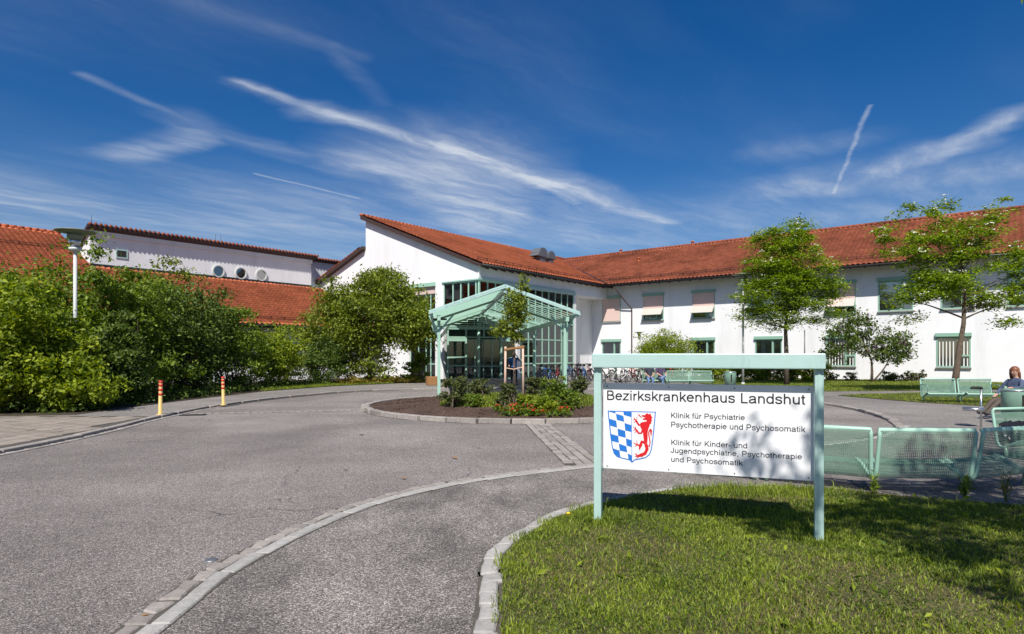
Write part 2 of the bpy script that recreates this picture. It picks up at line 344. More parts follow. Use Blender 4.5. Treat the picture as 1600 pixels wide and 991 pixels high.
granite = mat('granite', (0.30, 0.27, 0.245), 0.85, var=0.30, scale=9, bump=0.5, bscale=35, island=0.16, spec=0.2)
granite_pale = mat('pale_granite', (0.355, 0.34, 0.32), 0.85, var=0.24, scale=12, bump=0.4, bscale=45, island=0.10, spec=0.2)
mortar = mat('joint_sand', (0.085, 0.075, 0.06), 0.95, var=0.3, scale=20)
slab_mat = mat('concrete_slab', (0.27, 0.232, 0.195), 0.9, var=0.18, scale=7, bump=0.4, bscale=60, island=0.14, spec=0.2)
soil = groundmat('bark_mulch_soil', (0.075, 0.047, 0.034), (0.15, 0.10, 0.075), (0.03, 0.02, 0.015), 34, 0.3, 1.2, 1.0)
asphalt = groundmat('grey_asphalt', (0.200, 0.178, 0.166), (0.56, 0.50, 0.46), (0.035, 0.031, 0.028), 125, 0.24, 0.42, 0.8, cracks=0.7, lanes=0.18)
asphalt_dark = groundmat('coarse_path_asphalt', (0.175, 0.158, 0.145), (0.56, 0.50, 0.46), (0.024, 0.021, 0.019), 125, 0.55, 1.1, 1.0, streak=(1.0, 0.55, 1), lanes=0.15)
asphalt_walk = groundmat('footpath_asphalt', (0.215, 0.197, 0.184), (0.38, 0.35, 0.32), (0.06, 0.055, 0.05), 90, 0.18, 0.7, 0.6, cracks=0.5, lanes=0.10)
turf = groundmat('turf_soil', (0.070, 0.070, 0.026), (0.15, 0.13, 0.06), (0.028, 0.030, 0.013), 60, 0.35, 1.4, 0.6)
earth = groundmat('planting_earth', (0.055, 0.045, 0.03), (0.10, 0.08, 0.05), (0.02, 0.016, 0.012), 40, 0.3, 1.0, 0.8)
dark_glass = mat('dark_window_glass', (0.012, 0.015, 0.017), 0.03, spec=0.9); dark_glass.node_tree.nodes['Principled BSDF'].inputs['IOR'].default_value = 2.3
glass = glassmat('clear_glass', (0.62, 0.70, 0.68))
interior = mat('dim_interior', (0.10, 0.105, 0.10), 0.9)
black = mat('black_print', (0.012, 0.012, 0.016), 0.5)
blue_print = mat('blue_print', (0.015, 0.16, 0.55), 0.45)
red_print = mat('red_print', (0.62, 0.008, 0.012), 0.45)
panel_white = mat('white_sign_enamel', (0.78, 0.78, 0.80), 0.35, var=0.03, stain=((6, 6, 1.2), 0.88, 0.55, 0.8))
rubber = mat('black_rubber', (0.015, 0.015, 0.015), 0.7)
bollard_yellow = mat('bollard_yellow', (0.62, 0.42, 0.14), 0.5, var=0.05)
bollard_red = mat('bollard_red', (0.62, 0.03, 0.03), 0.45)
leaf_mid = leafmat('leaf_mid_green', (0.055, 0.105, 0.012), (0.23, 0.31, 0.028))
leaf_bright = leafmat('leaf_bright_green', (0.09, 0.15, 0.010), (0.36, 0.42, 0.03), 0.4)
leaf_dark = leafmat('leaf_dark_green', (0.035, 0.068, 0.012), (0.15, 0.215, 0.03), 0.3)
leaf_olive = leafmat('leaf_olive_green', (0.07, 0.105, 0.012), (0.29, 0.34, 0.035), 0.38)
leaf_rowan = leafmat('leaf_rowan_green', (0.075, 0.135, 0.012), (0.32, 0.42, 0.035), 0.42)
leaf_shrub = leafmat('leaf_reddish_green', (0.045, 0.06, 0.016), (0.14, 0.165, 0.045), 0.25)
leaf_gold = leafmat('leaf_golden', (0.16, 0.17, 0.02), (0.36, 0.24, 0.05), 0.3)
grass_mat = leafmat('grass_blade', (0.060, 0.108, 0.010), (0.31, 0.37, 0.038), 0.3)
straw = leafmat('dry_grass_blade', (0.20, 0.17, 0.06), (0.33, 0.27, 0.12), 0.3)
petal_white = mat('cream_blossom', (0.80, 0.76, 0.62), 0.7)
petal_lilac = mat('lilac_blossom', (0.20, 0.07, 0.20), 0.7, island=0.3)
petal_red = mat('red_petal', (0.50, 0.016, 0.012), 0.6, island=0.3)
skin_mat = mat('skin', (0.52, 0.30, 0.21), 0.55)

# ------------------------------------------------------------------ ground
def crom(pts, n=8):
    pts = [Vector((*p, 0)) if len(p) == 2 else Vector(p) for p in pts]; out = []
    for i in range(len(pts) - 1):
        p0 = pts[max(i-1, 0)]; p1 = pts[i]; p2 = pts[i+1]; p3 = pts[min(i+2, len(pts)-1)]
        for k in range(n):
            t = k / n
            out.append(0.5*((2*p1)+(p2-p0)*t+(2*p0-5*p1+4*p2-p3)*t*t+(3*p1-p0-3*p2+p3)*t**3))
    out.append(pts[-1]); return out
def resample(path, step):
    """points at even spacing along a polyline with their tangents"""
    out = []; d = 0.0; nxt = 0.0
    for a, b in zip(path[:-1], path[1:]):
        L = (b - a).length
        while nxt <= d + L and L > 1e-9:
            t = (nxt - d) / L; out.append((a.lerp(b, t), (b - a).normalized())); nxt += step
        d += L
    return out
def sheet(name, pts, z, material):
    vs = [(p[0], p[1], z) for p in pts]
    tri = tessellate_polygon([[Vector(v) for v in vs]])
    me = bpy.data.meshes.new(name); me.from_pydata(vs, [], [tuple(t) for t in tri])
    bm = bmesh.new(); bm.from_mesh(me)
    for f in bm.faces:
        if f.normal.z < 0: f.normal_flip()
    bm.to_mesh(me); bm.free()
    return structure(link(name, me, material))

PZ = 0.05
sheet('ground', [(-700, -300), (700, -300), (700, 900), (-700, 900)], -0.05, turf)
K = crom([(-9.0, -8), (-8.8, 4), (-8.6, 10.5), (-8.75, 13), (-9.3, 16.6), (-9.4, 20.4), (-8.7, 24.3), (-6.9, 28.2), (-3.7, 30.3), (0, 30.8), (4, 29.9), (7.2, 27.6), (9.4, 24.4), (10.35, 20.9), (10.2, 18.2)], 6)
K2 = crom([(10.2, 18.2), (9.66, 16.1), (8.84, 14.2)], 6)
sheet('driveway', [(-9.6, -9), (11, -9), (11, 31.4), (-9.6, 31.4)], 0.0, asphalt)
outer = [(46, 18.2), (46, 75), (-30, 75), (-14, 45), (-8.5, 38), (-6.6, 35.0), (-9.2, 31.9), (-10.9, 27.6), (-11.6, 20.9), (-11.7, 16.7), (-15, 15.9), (-19, 10), (-19, -8)]
structure(MB().prism([(p.x, p.y) for p in K][::-1] + outer[::-1], -0.2, PZ).build('pavement', asphalt_walk))
ramp_me = MB()
rp = [(p.x, p.y, 0.008 + (PZ - 0.008) * max(0, (p.y - 14.2) / 4.0)) for p in K2]
for i in range(len(rp) - 1):
    fa = lambda p: (46, 18.2 - (18.2 - p[1]) * 1.35, p[2])
    ramp_me.quad(rp[i], fa(rp[i]), fa(rp[i+1]), rp[i+1])
structure(ramp_me.build('ramped_footpath', asphalt_walk))
S = crom([(-2.2, -8), (-2.2, 1.5), (-2.21, 3.69), (-2.22, 4.6), (-2.13, 5.19), (-1.98, 5.85), (-1.66, 6.76), (-1.16, 7.55), (-0.34, 8.34), (1.19, 9.25), (4.0, 10.55), (7.0, 12.3), (8.84, 14.2)], 6)
sheet('footpath', [(p.x, p.y) for p in S] + [(46, 12.79), (46, -8)], 0.005, asphalt_dark)
Lk = crom([(-0.12, -8), (-0.12, 3.5), (-0.14, 4.66), (-0.08, 5.19), (0.14, 5.75), (0.53, 6.42), (0.99, 6.87), (1.55, 7.31), (2.3, 7.62), (3.3, 7.66)], 6)
lawn_out = [(3.9, 7.5), (4.67, 6.98), (5.5, 6.62), (8, 5.6), (14, 4.2), (22, 3.4), (22, -8)]
lawn_poly = [(p.x + 0.06, p.y - 0.04) for p in Lk] + lawn_out
structure(MB().prism(lawn_poly[::-1], -0.2, 0.045).build('front_lawn', turf))
lawn_far = [(10.4, 36), (10.9, 31.5), (12.0, 28.6), (13.6, 27.3), (18.2, 27.9), (30, 30.5), (46, 32), (46, 75), (6, 75), (9, 48)]
structure(MB().prism(lawn_far, -0.2, PZ + 0.02).build('lawn_by_wall', turf))
lawn_mid = [(12.84, 24.6), (13.25, 22.6), (13.75, 20.9), (14.8, 19.4), (17.5, 18.6), (40, 18.9), (40, 28.0), (22, 27.0), (16.9, 25.95), (14.4, 25.35)]
structure(MB().prism(lawn_mid, -0.2, PZ + 0.02).build('lawn_strip', turf))
bed_left = [(-6.6, 35.0), (-9.2, 31.9), (-10.9, 27.6), (-11.6, 20.9), (-11.7, 16.7), (-15, 15.9), (-40, 12), (-40, 60), (-12, 47), (-3.7, 40.6), (-4.6, 37.0)]
structure(MB().prism(bed_left[::-1], -0.2, PZ + 0.015).build('shrub_bed', earth))
structure(MB().prism([(-10.9, 27.6), (-9.2, 31.9), (-6.6, 35.0), (-7.3, 35.6), (-10.4, 33.2), (-11.9, 28.6)], -0.1, PZ + 0.03).build('grass_verge', turf))

rnd = random.Random(5)
def stone_mesh(name, L, W, H, jit, seed, bev=0.012):
    r = random.Random(seed); bm = bmesh.new(); bmesh.ops.create_cube(bm, size=1.0)
    for v in bm.verts:
        v.co.x *= L; v.co.y *= W; v.co.z *= H
        v.co.x += r.uniform(-jit, jit); v.co.y += r.uniform(-jit, jit); v.co.z += r.uniform(-jit, jit) * 0.4
    bmesh.ops.bevel(bm, geom=[e for e in bm.edges], offset=bev, segments=1, affect='EDGES')
    me = bpy.data.meshes.new(name); bm.to_mesh(me); bm.free(); return me
def stones(parent, path, step, gap, W, H, ztop, material, jit, seed, side=0.0, name='kerb_stone', zvar=0.004, wander=0.0):
    r = random.Random(seed); vs = [stone_mesh(name, step - gap, W, H, jit, seed + i) for i in range(4)]
    for me in vs: me.materials.append(material)
    for p, t in resample(path, step):
        n = Vector((-t.y, t.x, 0)); q = p + t * step / 2 + n * (side + r.uniform(-wander, wander))
        z = ztop(q) if callable(ztop) else ztop
        o = link(name, r.choice(vs), None, parent, (q.x, q.y, z - H / 2 + r.uniform(-zvar, zvar)), (0, 0, math.atan2(t.y, t.x) + r.uniform(-0.012, 0.012) * (1 + wander * 60) + r.choice((0, math.pi))))
def bed_strip(name, path, w, z, side=0.0):
    m = MB(); a = []
    for i, p in enumerate(path):
        t = (path[min(i+1, len(path)-1)] - path[max(i-1, 0)]).normalized(); n = Vector((-t.y, t.x, 0)); a.append((p + n * (side - w/2), p + n * (side + w/2)))
    for (l0, r0), (l1, r1) in zip(a[:-1], a[1:]): m.quad((l0.x, l0.y, z), (r0.x, r0.y, z), (r1.x, r1.y, z), (l1.x, l1.y, z))
    return structure(m.build(name, mortar))
kp = [p for p in K if p.y > 5 or p.x > 0]
kb = bed_strip('driveway_kerb', kp, 0.05, 0.006, -0.02)
stones(kb, kp, 1.0, 0.012, 0.15, 0.22, PZ + 0.02, granite, 0.006, 11, 0.0)
stones(kb, K2, 0.72, 0.012, 0.2, 0.22, lambda q: 0.03 + 0.07 * max(0, min(1, (q.y - 14.0) / 4)), granite, 0.006, 12, 0.0)
gt = bed_strip('gutter_row', [p for p in kp if p.x < -5], 0.16, 0.008, -0.16)
stones(gt, [p for p in kp if p.x < -5 and p.y < 20], 0.2, 0.018, 0.13, 0.1, 0.016, granite, 0.012, 14, -0.17, 'sett')
sp_ = [p for p in S if p.y > 1.4]
sb = bed_strip('granite_strip', sp_, 0.29, 0.009, 0.008)
stones(sb, sp_, 0.46, 0.004, 0.13, 0.2, 0.018, granite_pale, 0.006, 21, -0.06, 'kerb_stone', 0.002)
stones(sb, [p for p in sp_ if p.y < 12], 0.19, 0.008, 0.125, 0.12, 0.016, granite, 0.022, 23, 0.078, 'sett', 0.005, 0.010)
lp_ = [p for p in Lk if p.y > 1.0]
lb = bed_strip('lawn_kerb', lp_, 0.24, 0.010, 0.0)
stones(lb, lp_, 0.20, 0.005, 0.125, 0.18, 0.032, granite_pale, 0.014, 31, 0.03, 'kerb_stone', 0.006, 0.010)
# sett band from the island to the strip
ba, bb = Vector((0.61, 15.0, 0)), Vector((1.10, 9.35, 0))
sbn = bed_strip('sett_band', [ba, bb], 0.62, 0.007)
for k in range(4):
    stones(sbn, [ba + (bb - ba).normalized() * (0.06 * (k % 2)), bb - (bb - ba).normalized() * 0.16], 0.24 + 0.03 * (k % 3), 0.016, 0.135, 0.1, 0.017, granite, 0.013, 41 + k, (-1.5 + k) * 0.15, 'sett', 0.004)
# row of setts across the drive on the left of the island
ga, gb = Vector((-9.0, 17.4, 0)), Vector((-4.6, 18.6, 0))
gr2 = bed_strip('sett_row', [ga, gb], 0.2, 0.007)
stones(gr2, [ga, gb], 0.2, 0.02, 0.16, 0.1, 0.014, granite, 0.014, 51, 0.0, 'sett')
# concrete slabs of the left pavement
def kerbx(y):
    return float(np.interp(y, [p.y for p in K[:40]], [p.x for p in K[:40]]))
sl = sheet('slab_paving', [(-8.9, 6.5), (-8.75, 10.5), (-8.9, 13), (-9.25, 15.4), (-9.5, 16.3), (-12, 16.4), (-14.6, 15.6), (-16, 12), (-16, 6.5)], PZ + 0.004, mortar)
smesh = [stone_mesh('paving_slab', 0.39, 0.375, 0.04, 0.003, 60 + i, 0.008) for i in range(3)]
for me in smesh: me.materials.append(slab_mat)
ang = R(88)
for i in range(-4, 22):
    for j in range(-2, 30):
        x = -8.75 - i * 0.40; y = 6.7 + j * 0.41 + (0.2 if i % 2 else 0)
        if x > kerbx(y) - 0.32 or y > 16.1 - max(0, -x - 11.6) * 0.2 or y < 8.6 or x < -15.0: continue
        if math.hypot(x, y) > 21 or x / y < -0.98: continue
        link('paving_slab', rnd.choice(smesh), None, sl, (x, y, PZ - 0.002 + rnd.uniform(-0.004, 0.004)), (rnd.uniform(-.006, .006), rnd.uniform(-.006, .006), ang + rnd.uniform(-.01, .01)))
# loose leaves, chips and a manhole cover
rnd = random.Random(9)
# ------------------------------------------------------------------ island
IC, IR = Vector((0.4, 19.9, 0)), 4.9
ring = [IC + Vector((math.cos(2*math.pi*i/96), math.sin(2*math.pi*i/96), 0)) * IR for i in range(97)]
isl = MB()
rings = [(0.0, 0.30), (1.5, 0.28), (3.0, 0.22), (4.2, 0.14), (4.86, 0.08)]
nn = 64; vv = []; ff = []
for r_, z_ in rings:
    for j in range(nn):
        a = 2*math.pi*j/nn; vv.append((IC.x + r_*math.cos(a), IC.y + r_*math.sin(a), z_ + (rnd.uniform(-.02, .02) if 0.1 < r_ < 4.8 else 0)))
for i in range(len(rings)-1):
    for j in range(nn): ff.append((i*nn+j, i*nn+(j+1) % nn, (i+1)*nn+(j+1) % nn, (i+1)*nn+j))
isl.smooth = True; isl.add(vv, ff); isl_o = structure(isl.build('island_bed', soil))
ik = bed_strip('island_kerb', ring, 0.05, 0.006, -0.12)
stones(ik, ring[:-1], 0.81, 0.012, 0.19, 0.26, 0.125, granite, 0.008, 71, 0.0)
def island_z(x, y):
    return float(np.interp(math.hypot(x-IC.x, y-IC.y), [r for r, _ in rings], [z for _, z in rings]))

# clods of soil
def clods(name, n, seed, parent):
    g = np.random.default_rng(seed); V = []; Fc = []
    base = np.array([(1,0,0),(-1,0,0),(0,1,0),(0,-1,0),(0,0,1),(0,0,-1)], float); tri = [(0,2,4),(2,1,4),(1,3,4),(3,0,4),(2,0,5),(1,2,5),(3,1,5),(0,3,5)]
    for i in range(n):
        a = g.uniform(0, 2*math.pi); r_ = 4.75*math.sqrt(g.uniform()); x = IC.x+r_*math.cos(a); y = IC.y+r_*math.sin(a)
        s = g.uniform(0.012, 0.045); V.append(base*g.uniform(0.6, 1.3, (6, 3))*s + (x, y, island_z(x, y))); Fc.append(np.array(tri)+6*i)
    me = np_mesh(name, np.vstack(V), np.vstack(Fc)); o = link(name, me, soil, parent); o['kind'] = 'stuff'; return o
clods('soil_clods', 2600, 3, isl_o)

# ------------------------------------------------------------------ buildings, in a frame turned with the walls
TH = math.atan2(-0.6224, 0.7827); BO = Vector((8.0, 52.0, 0))
BX = Vector((0.7827, -0.6224, 0)); BY = Vector((0.6224, 0.7827, 0))
def BW(x, y, z=0.0): return BO + BX * x + BY * y + Vector((0, 0, z))
CL = ((-BO).dot(BX), (-BO).dot(BY))
def wx(px, yl=0.0):                          # frame x where the column of pixel px meets the wall plane y = yl
    d = Vector(((px - 800) / F, 1, 0)); t = (yl - CL[1]) / d.dot(BY); return CL[0] + d.dot(BX) * t
def wy(px, xl=0.0):
    d = Vector(((px - 800) / F, 1, 0)); t = (xl - CL[0]) / d.dot(BX); return CL[1] + d.dot(BY) * t
def building(name, label, bx, by):
    o = thing(name, label, 'building', BW(bx, by), TH); o['_b'] = (bx, by, 0.0); return o
def bpart(m, name, material, root, parent=None):
    off = tuple(root['_b']); return m.build(name, material, parent or root, off)

def tile_mesh(u0, u1, vlen, org, ud, vd, col=0.30, course=0.38, amp=0.075, off=(0, 0, 0), clip=None):
    """interlocking tiles: waves along the eave, a step at each course"""
    ud = np.array(ud, float); vd = np.array(vd, float); nd = np.cross(ud, vd); nd /= np.linalg.norm(nd)
    if nd[2] < 0: nd = -nd
    org = np.array(org, float) - np.array(off, float); ncol = int(round((u1 - u0) / col)); ns = 5
    us = np.linspace(u0, u1, ncol * ns + 1); ph = (us - u0) / col * 2 * math.pi
    wave = amp * (0.5 + 0.5 * np.cos(ph)) ** 0.8
    rows = int(vlen / course); V = []; n = len(us); g = np.random.default_rng(int(abs(u0 * 7 + vlen * 13)) + 1)
    colid = np.minimum((np.arange(n) // ns), ncol - 1)
    for j in range(rows):
        dz = g.uniform(-0.006, 0.006, ncol)[colid]
        for (v, h) in ((j * course - 0.02, 0.034), ((j + 1) * course, 0.004)):
            V.append(org + us[:, None] * ud + v * vd + (wave + h + dz)[:, None] * nd)
    V = np.vstack(V); Fc = []
    i = np.arange(n - 1)
    for r_ in range(2 * rows - 1): Fc.append(np.stack([r_*n + i, r_*n + i + 1, (r_+1)*n + i + 1, (r_+1)*n + i], 1))
    Fc = np.vstack(Fc)
    if clip is not None:
        cen = V[Fc].mean(1) + np.array(off); Fc = Fc[clip(cen)]
    return np_mesh('roof_tiles', V, Fc, False)
def guard(m, a, b, up, nrm, h=0.24):          # snow guard: posts and two rails along a line on the roof
    a = Vector(a); b = Vector(b); nrm = Vector(nrm); L = (b - a).length; d = (b - a) / L
    for k in (0.12, h): m.bar(a + nrm * k, b + nrm * k, 0.025, 0.025)
    for i in range(int(L / 0.9) + 1): p = a + d * (i * 0.9); m.bar(p, p + nrm * (h + 0.03), 0.03, 0.03)

def window(root, bname, xa, xb, z0, z1, y=0.0, axis='x', sill=True, box=True, blind=None, mull=0.66, slats=False):
    """one window in the wall plane; children: pane(s), sill, box, blind. out = towards the viewer (-y) or (+x)"""
    def T(u, o, z):                           # u along the wall, o outwards
        return (u, y - o, z) if axis == 'x' else (y + o, u, z)
    def bx(m, u0, u1, o0, o1, za, zb):
        p = T(u0, o0, za); q = T(u1, o1, zb); m.box(min(p[0], q[0]), max(p[0], q[0]), min(p[1], q[1]), max(p[1], q[1]), za, zb)
    w = 0.075; f = MB(); zt = z1 - (0.22 if box else 0)
    bx(f, xa, xa + w, -0.11, 0.03, z0, zt); bx(f, xb - w, xb, -0.11, 0.03, z0, zt)
    bx(f, xa + w, xb - w, -0.11, 0.03, zt - w, zt); bx(f, xa + w, xb - w, -0.11, 0.03, z0, z0 + w)
    xm = xa + (xb - xa) * mull; bx(f, xm - 0.06, xm + 0.06, -0.108, 0.035, z0 + w, zt - w)
    zc_ = z0 + (zt - z0) * 0.38; bx(f, xm + 0.06, xb - w, -0.106, 0.032, zc_ - 0.05, zc_ + 0.05)
    wo_ = bpart(f, 'window', frame_green, root)
    for (ua, ub, za, zb) in ((xa + w, xm - 0.06, z0 + w, zt - w), (xm + 0.06, xb - w, zc_ + 0.05, zt - w), (xm + 0.06, xb - w, z0 + w, zc_ - 0.05)):
        p = MB(); bx(p, ua - 0.01, ub + 0.01, -0.075, -0.06, za - 0.01, zb + 0.01); bpart(p, 'pane', dark_glass, root, wo_)
    if slats:
        n = 9
        for k in range(n):
            u = xa + w + (xb - xa - 2*w) * (k + 0.5) / n
            if abs(u - xm) < 0.1: continue
            p = MB(); bx(p, u - 0.03, u + 0.03, -0.057, -0.050, z0 + w, zt - w); bpart(p, 'slat', curtain_cloth, root, wo_)
    if sill: p = MB(); bx(p, xa - 0.04, xb + 0.04, 0.0, 0.14, z0 - 0.06, z0 - 0.005); bpart(p, 'sill', granite_pale, root, wo_)
    if box: p = MB(); bx(p, xa - 0.05, xb + 0.05, -0.02, 0.17, zt + 0.003, z1); bpart(p, 'shutter_box', frame_green, root, wo_)
    if blind == 'full': p = MB(); bx(p, xa + 0.05, xb - 0.05, 0.045, 0.055, z0 + 0.05, zt); bpart(p, 'blind', blind_cloth, root, wo_)
    if blind == 'awning':
        zm = zt - (zt - z0) * 0.52; ze = zt - (zt - z0) * 0.78; o1 = 0.52
        p = MB(); bx(p, xa + 0.03, xb - 0.03, 0.045, 0.055, zm, zt); bpart(p, 'blind', blind_cloth, root, wo_)
        p = MB(); e = 0.012
        a0 = T(xa + 0.03, 0.05, zm); a1 = T(xb - 0.03, 0.05, zm); b0 = T(xa + 0.03, o1, ze); b1 = T(xb - 0.03, o1, ze)
        up = lambda q: (q[0], q[1], q[2] + e)
        p.add([a0, a1, b1, b0, up(a0), up(a1), up(b1), up(b0)], [(0,1,2,3),(4,5,6,7),(0,1,5,4),(1,2,6,5),(2,3,7,6),(3,0,4,7)]); bpart(p, 'awning_blind', blind_cloth, root, wo_)
        p = MB()
        for u in (xa + 0.03, xb - 0.03): p.bar(T(u, 0.03, zm - 0.25), T(u, o1, ze - 0.005), 0.025, 0.025)
        p.bar(T(xa + 0.02, o1, ze - 0.012), T(xb - 0.02, o1, ze - 0.012), 0.035, 0.035); bpart(p, 'awning_arm', frame_green, root, wo_)
    return wo_

# ---- long two-storey wing on the right
rw = building('hospital_wing', 'long two-storey white wing with dark red tiled roof behind the lawn', 8, 0)
EZ, OV, PIT, D = 7.35, 1.25, 0.50, 6.4
XR0, XR1 = -9.5, 44.0
wz = EZ + OV * PIT - 0.12
ups = [(941, 970, 'full'), (1005, 1037, 'awning'), (1082, 1117, 'awning'), (1168, 1206, None), (1292, 1337, 'awning'), (1372, 1427, None), (1470, 1522, None), (1574, 1640, None)]
lows = [(941, 970), (1082, 1117), (1180, 1222), (1292, 1337), (1463, 1517)]
UZ, LZ = (4.42, 6.55), (0.92, 2.98)
allw = [(wx(a), wx(b), UZ, bl, False) for a, b, bl in ups] + [(wx(a), wx(b), LZ, None, i >= 3) for i, (a, b) in enumerate(lows)]
last = wx(1640)
for k in range(3): allw.append((last + 2.2 + 4.6*k, last + 4.0 + 4.6*k, UZ, None, False)); allw.append((last + 2.2 + 4.6*k, last + 4.0 + 4.6*k, LZ, None, True))
def wall_with_holes(m, x0, x1, z0, z1, holes, y0, y1):
    xs = sorted({x0, x1, *[h[0] for h in holes], *[h[1] for h in holes]}); zs = sorted({z0, z1, *[h[2] for h in holes], *[h[3] for h in holes]})
    for xa, xb in zip(xs[:-1], xs[1:]):
        run = None
        for za, zb in zip(zs[:-1], zs[1:]):
            inside = any(h[0] - 1e-6 <= xa and xb <= h[1] + 1e-6 and h[2] - 1e-6 <= za and zb <= h[3] + 1e-6 for h in holes)
            if inside:
                if run: m.box(xa, xb, y0, y1, run[0], run[1]); run = None
            else: run = (run[0] if run else za, zb)
        if run: m.box(xa, xb, y0, y1, run[0], run[1])
m = MB(); wall_with_holes(m, -1.6, XR1 - 1, -0.1, wz, [(a, b, z[0], z[1]) for a, b, z, _, _ in allw], 0.0, 0.3)
# close the box behind
m.box(-1.6, XR1 - 1, 12.5, 12.8, -0.1, wz); m.box(XR1 - 1.3, XR1 - 1, 0.3, 12.5, -0.1, wz)
me = m.mesh('wall', rw['_b']); bm = bmesh.new(); bm.from_mesh(me); bmesh.ops.remove_doubles(bm, verts=bm.verts[:], dist=1e-4)
# drop the faces shared inside the wall
seen = {}
for f in bm.faces: seen.setdefault(tuple(sorted(v.index for v in f.verts)), []).append(f)
bmesh.ops.delete(bm, geom=[f for fs in seen.values() if len(fs) > 1 for f in fs], context='FACES_ONLY'); bmesh.ops.recalc_face_normals(bm, faces=bm.faces[:]); bm.to_mesh(me); bm.free()
link('wall', me, plaster, rw)
for a, b, z, bl, sl_ in allw: window(rw, 'window', a, b, z[0], z[1], 0.0, 'x', True, True, bl, 0.66, sl_)
sl_len = math.hypot(1, PIT); vd = (0, 1 / sl_len, PIT / sl_len); RL = (D + OV) * sl_len
roof = MB()
ey, ry, rz_ = -OV + 0.06, D, EZ + (D + OV) * PIT
roof.slab_xz([(0, 0), (1, 0), (1, 1)], 0, 1) if False else None
n0 = (0, -PIT / sl_len, 1 / sl_len)
roof.add([(XR0, ey, EZ - 0.02), (XR1, ey, EZ - 0.02), (XR1, ry, rz_ - 0.05), (XR0, ry, rz_ - 0.05), (XR0, 2*ry - ey, EZ - 0.02), (XR1, 2*ry - ey, EZ - 0.02),
          (XR0, ey, EZ - 0.16), (XR1, ey, EZ - 0.16), (XR1, ry, rz_ - 0.2), (XR0, ry, rz_ - 0.2), (XR0, 2*ry - ey, EZ - 0.16), (XR1, 2*ry - ey, EZ - 0.16)],
         [(0,1,2,3), (3,2,5,4), (6,9,8,7), (9,10,11,8), (0,6,7,1), (4,5,11,10), (1,7,8,2), (2,8,11,5), (0,3,9,6), (3,4,10,9)])
ro = bpart(roof, 'roof', dark_wood, rw)
def valley_rw(c): return c[:, 2] > EZ + 0.391 * (0.5 - c[:, 0]) - 0.12
o = link('roof_tiles', tile_mesh(XR0, XR1, RL, (0, -OV, EZ), (1, 0, 0), vd, off=tuple(rw['_b']), clip=valley_rw), tile_old, rw, None); o.parent = ro; o['kind'] = 'stuff'
m = MB(); rcap = [(x, D, rz_ + 0.03) for x in np.arange(XR0, XR1, 0.38)]
for p in rcap: m.tube([p, (p[0] + 0.4, p[1], p[2] + 0.012)], [0.12, 0.135], 8)
o = bpart(m, 'ridge_tiles', tile_old, rw, ro); o['kind'] = 'stuff'
m = MB(); gy = -OV + 0.75; guard(m, (-0.4, gy, EZ + 0.75*PIT), (XR1, gy, EZ + 0.75*PIT), None, n0); bpart(m, 'snow_guard', dark_metal, rw, ro)
m = MB(); m.tube([(0.55, -OV - 0.05, EZ - 0.08), (XR1, -OV - 0.05, EZ - 0.08)], 0.075, 8); bpart(m, 'gutter', dark_metal, rw)
for k in range(52):
    x = 1.0 + k * 0.82
    m = MB(); m.bar((x, -OV + 0.1, EZ - 0.20 + 0.05), (x, 0.0, EZ - 0.20 + OV*PIT), 0.09, 0.13); bpart(m, 'rafter', dark_wood, rw, ro)
xd = wx(988); m = MB(); m.tube([(wx(971), -OV - 0.02, EZ - 0.1), (wx(971) + 0.1, -OV, EZ - 0.35), (xd, -0.1, EZ - 2.0), (xd, -0.1, 0)], 0.055, 8); bpart(m, 'downpipe', dark_wood, rw)
m = MB(); xd2 = wx(1258); m.tube([(xd2, -0.07, 3.4), (xd2, -0.07, 0)], 0.03, 6); bpart(m, 'lightning_conductor', zinc, rw)
for px, v in ((998, 0.62), (1082, 1.0), (970, 1.0)):
    y_ = -OV + (D + OV) * v * 0.97; x_ = wx(px, y_); z_ = EZ + (y_ + OV) * PIT
    m = MB(); m.tube([(x_, y_, z_ - 0.1), (x_, y_, z_ + 0.32)], 0.085, 8); m.tube([(x_, y_, z_ + 0.32), (x_, y_, z_ + 0.44)], 0.14, 8); bpart(m, 'vent_pipe', tile, rw, ro)

# ---- entrance block with the tall gable wall
eb = building('entrance_building', 'white entrance building with tall sloping gable and bright red tiled roof', -6, -14)
GY = -16.2; SL2 = 0.391; RX, RZ2 = -11.2, 12.0
def zr(x): return EZ + SL2 * (0.5 - x) - 0.30
SLW = 0.372; LX1 = -23.0
def zl(x): return 9.72 + SLW * (x + 11.2) - 0.25
m = MB()
gx0, gx1, cx0 = wx(640, GY), wx(680, GY), wx(693, GY)
TOPZ = 6.4
outline = [(LX1, -0.1), (gx0, -0.1), (gx0, TOPZ), (gx1, TOPZ), (gx1, -0.1), (cx0, -0.1), (cx0, TOPZ), (0.0, TOPZ), (0.0, zr(0.0)), (RX, zr(RX)), (RX, zl(RX)), (LX1, zl(LX1))]
m.slab_xz(outline, GY, GY + 0.3)
m.box(-0.3, 0.0, GY + 0.3, -5.2, TOPZ, zr(0.0))             # strip above the side glazing
m.box(-1.8, 0.0, -5.2, -4.9, -0.1, 6.3)                    # return wall
m.box(-1.8, -1.5, -4.9, 0.0, -0.1, 6.3)                    # recess wall
m.box(-1.8, 0.0, -5.2, 0.0, 6.3, zr(0.0))                  # overhang above the recess
m.box(RX, RX + 0.3, GY + 0.3, 14, zl(RX) - 0.4, zr(RX))    # wall between the two roof levels
m.box(LX1, LX1 + 0.3, GY + 0.3, 8, -0.1, zl(LX1))
bpart(m, 'wall', plaster, eb)
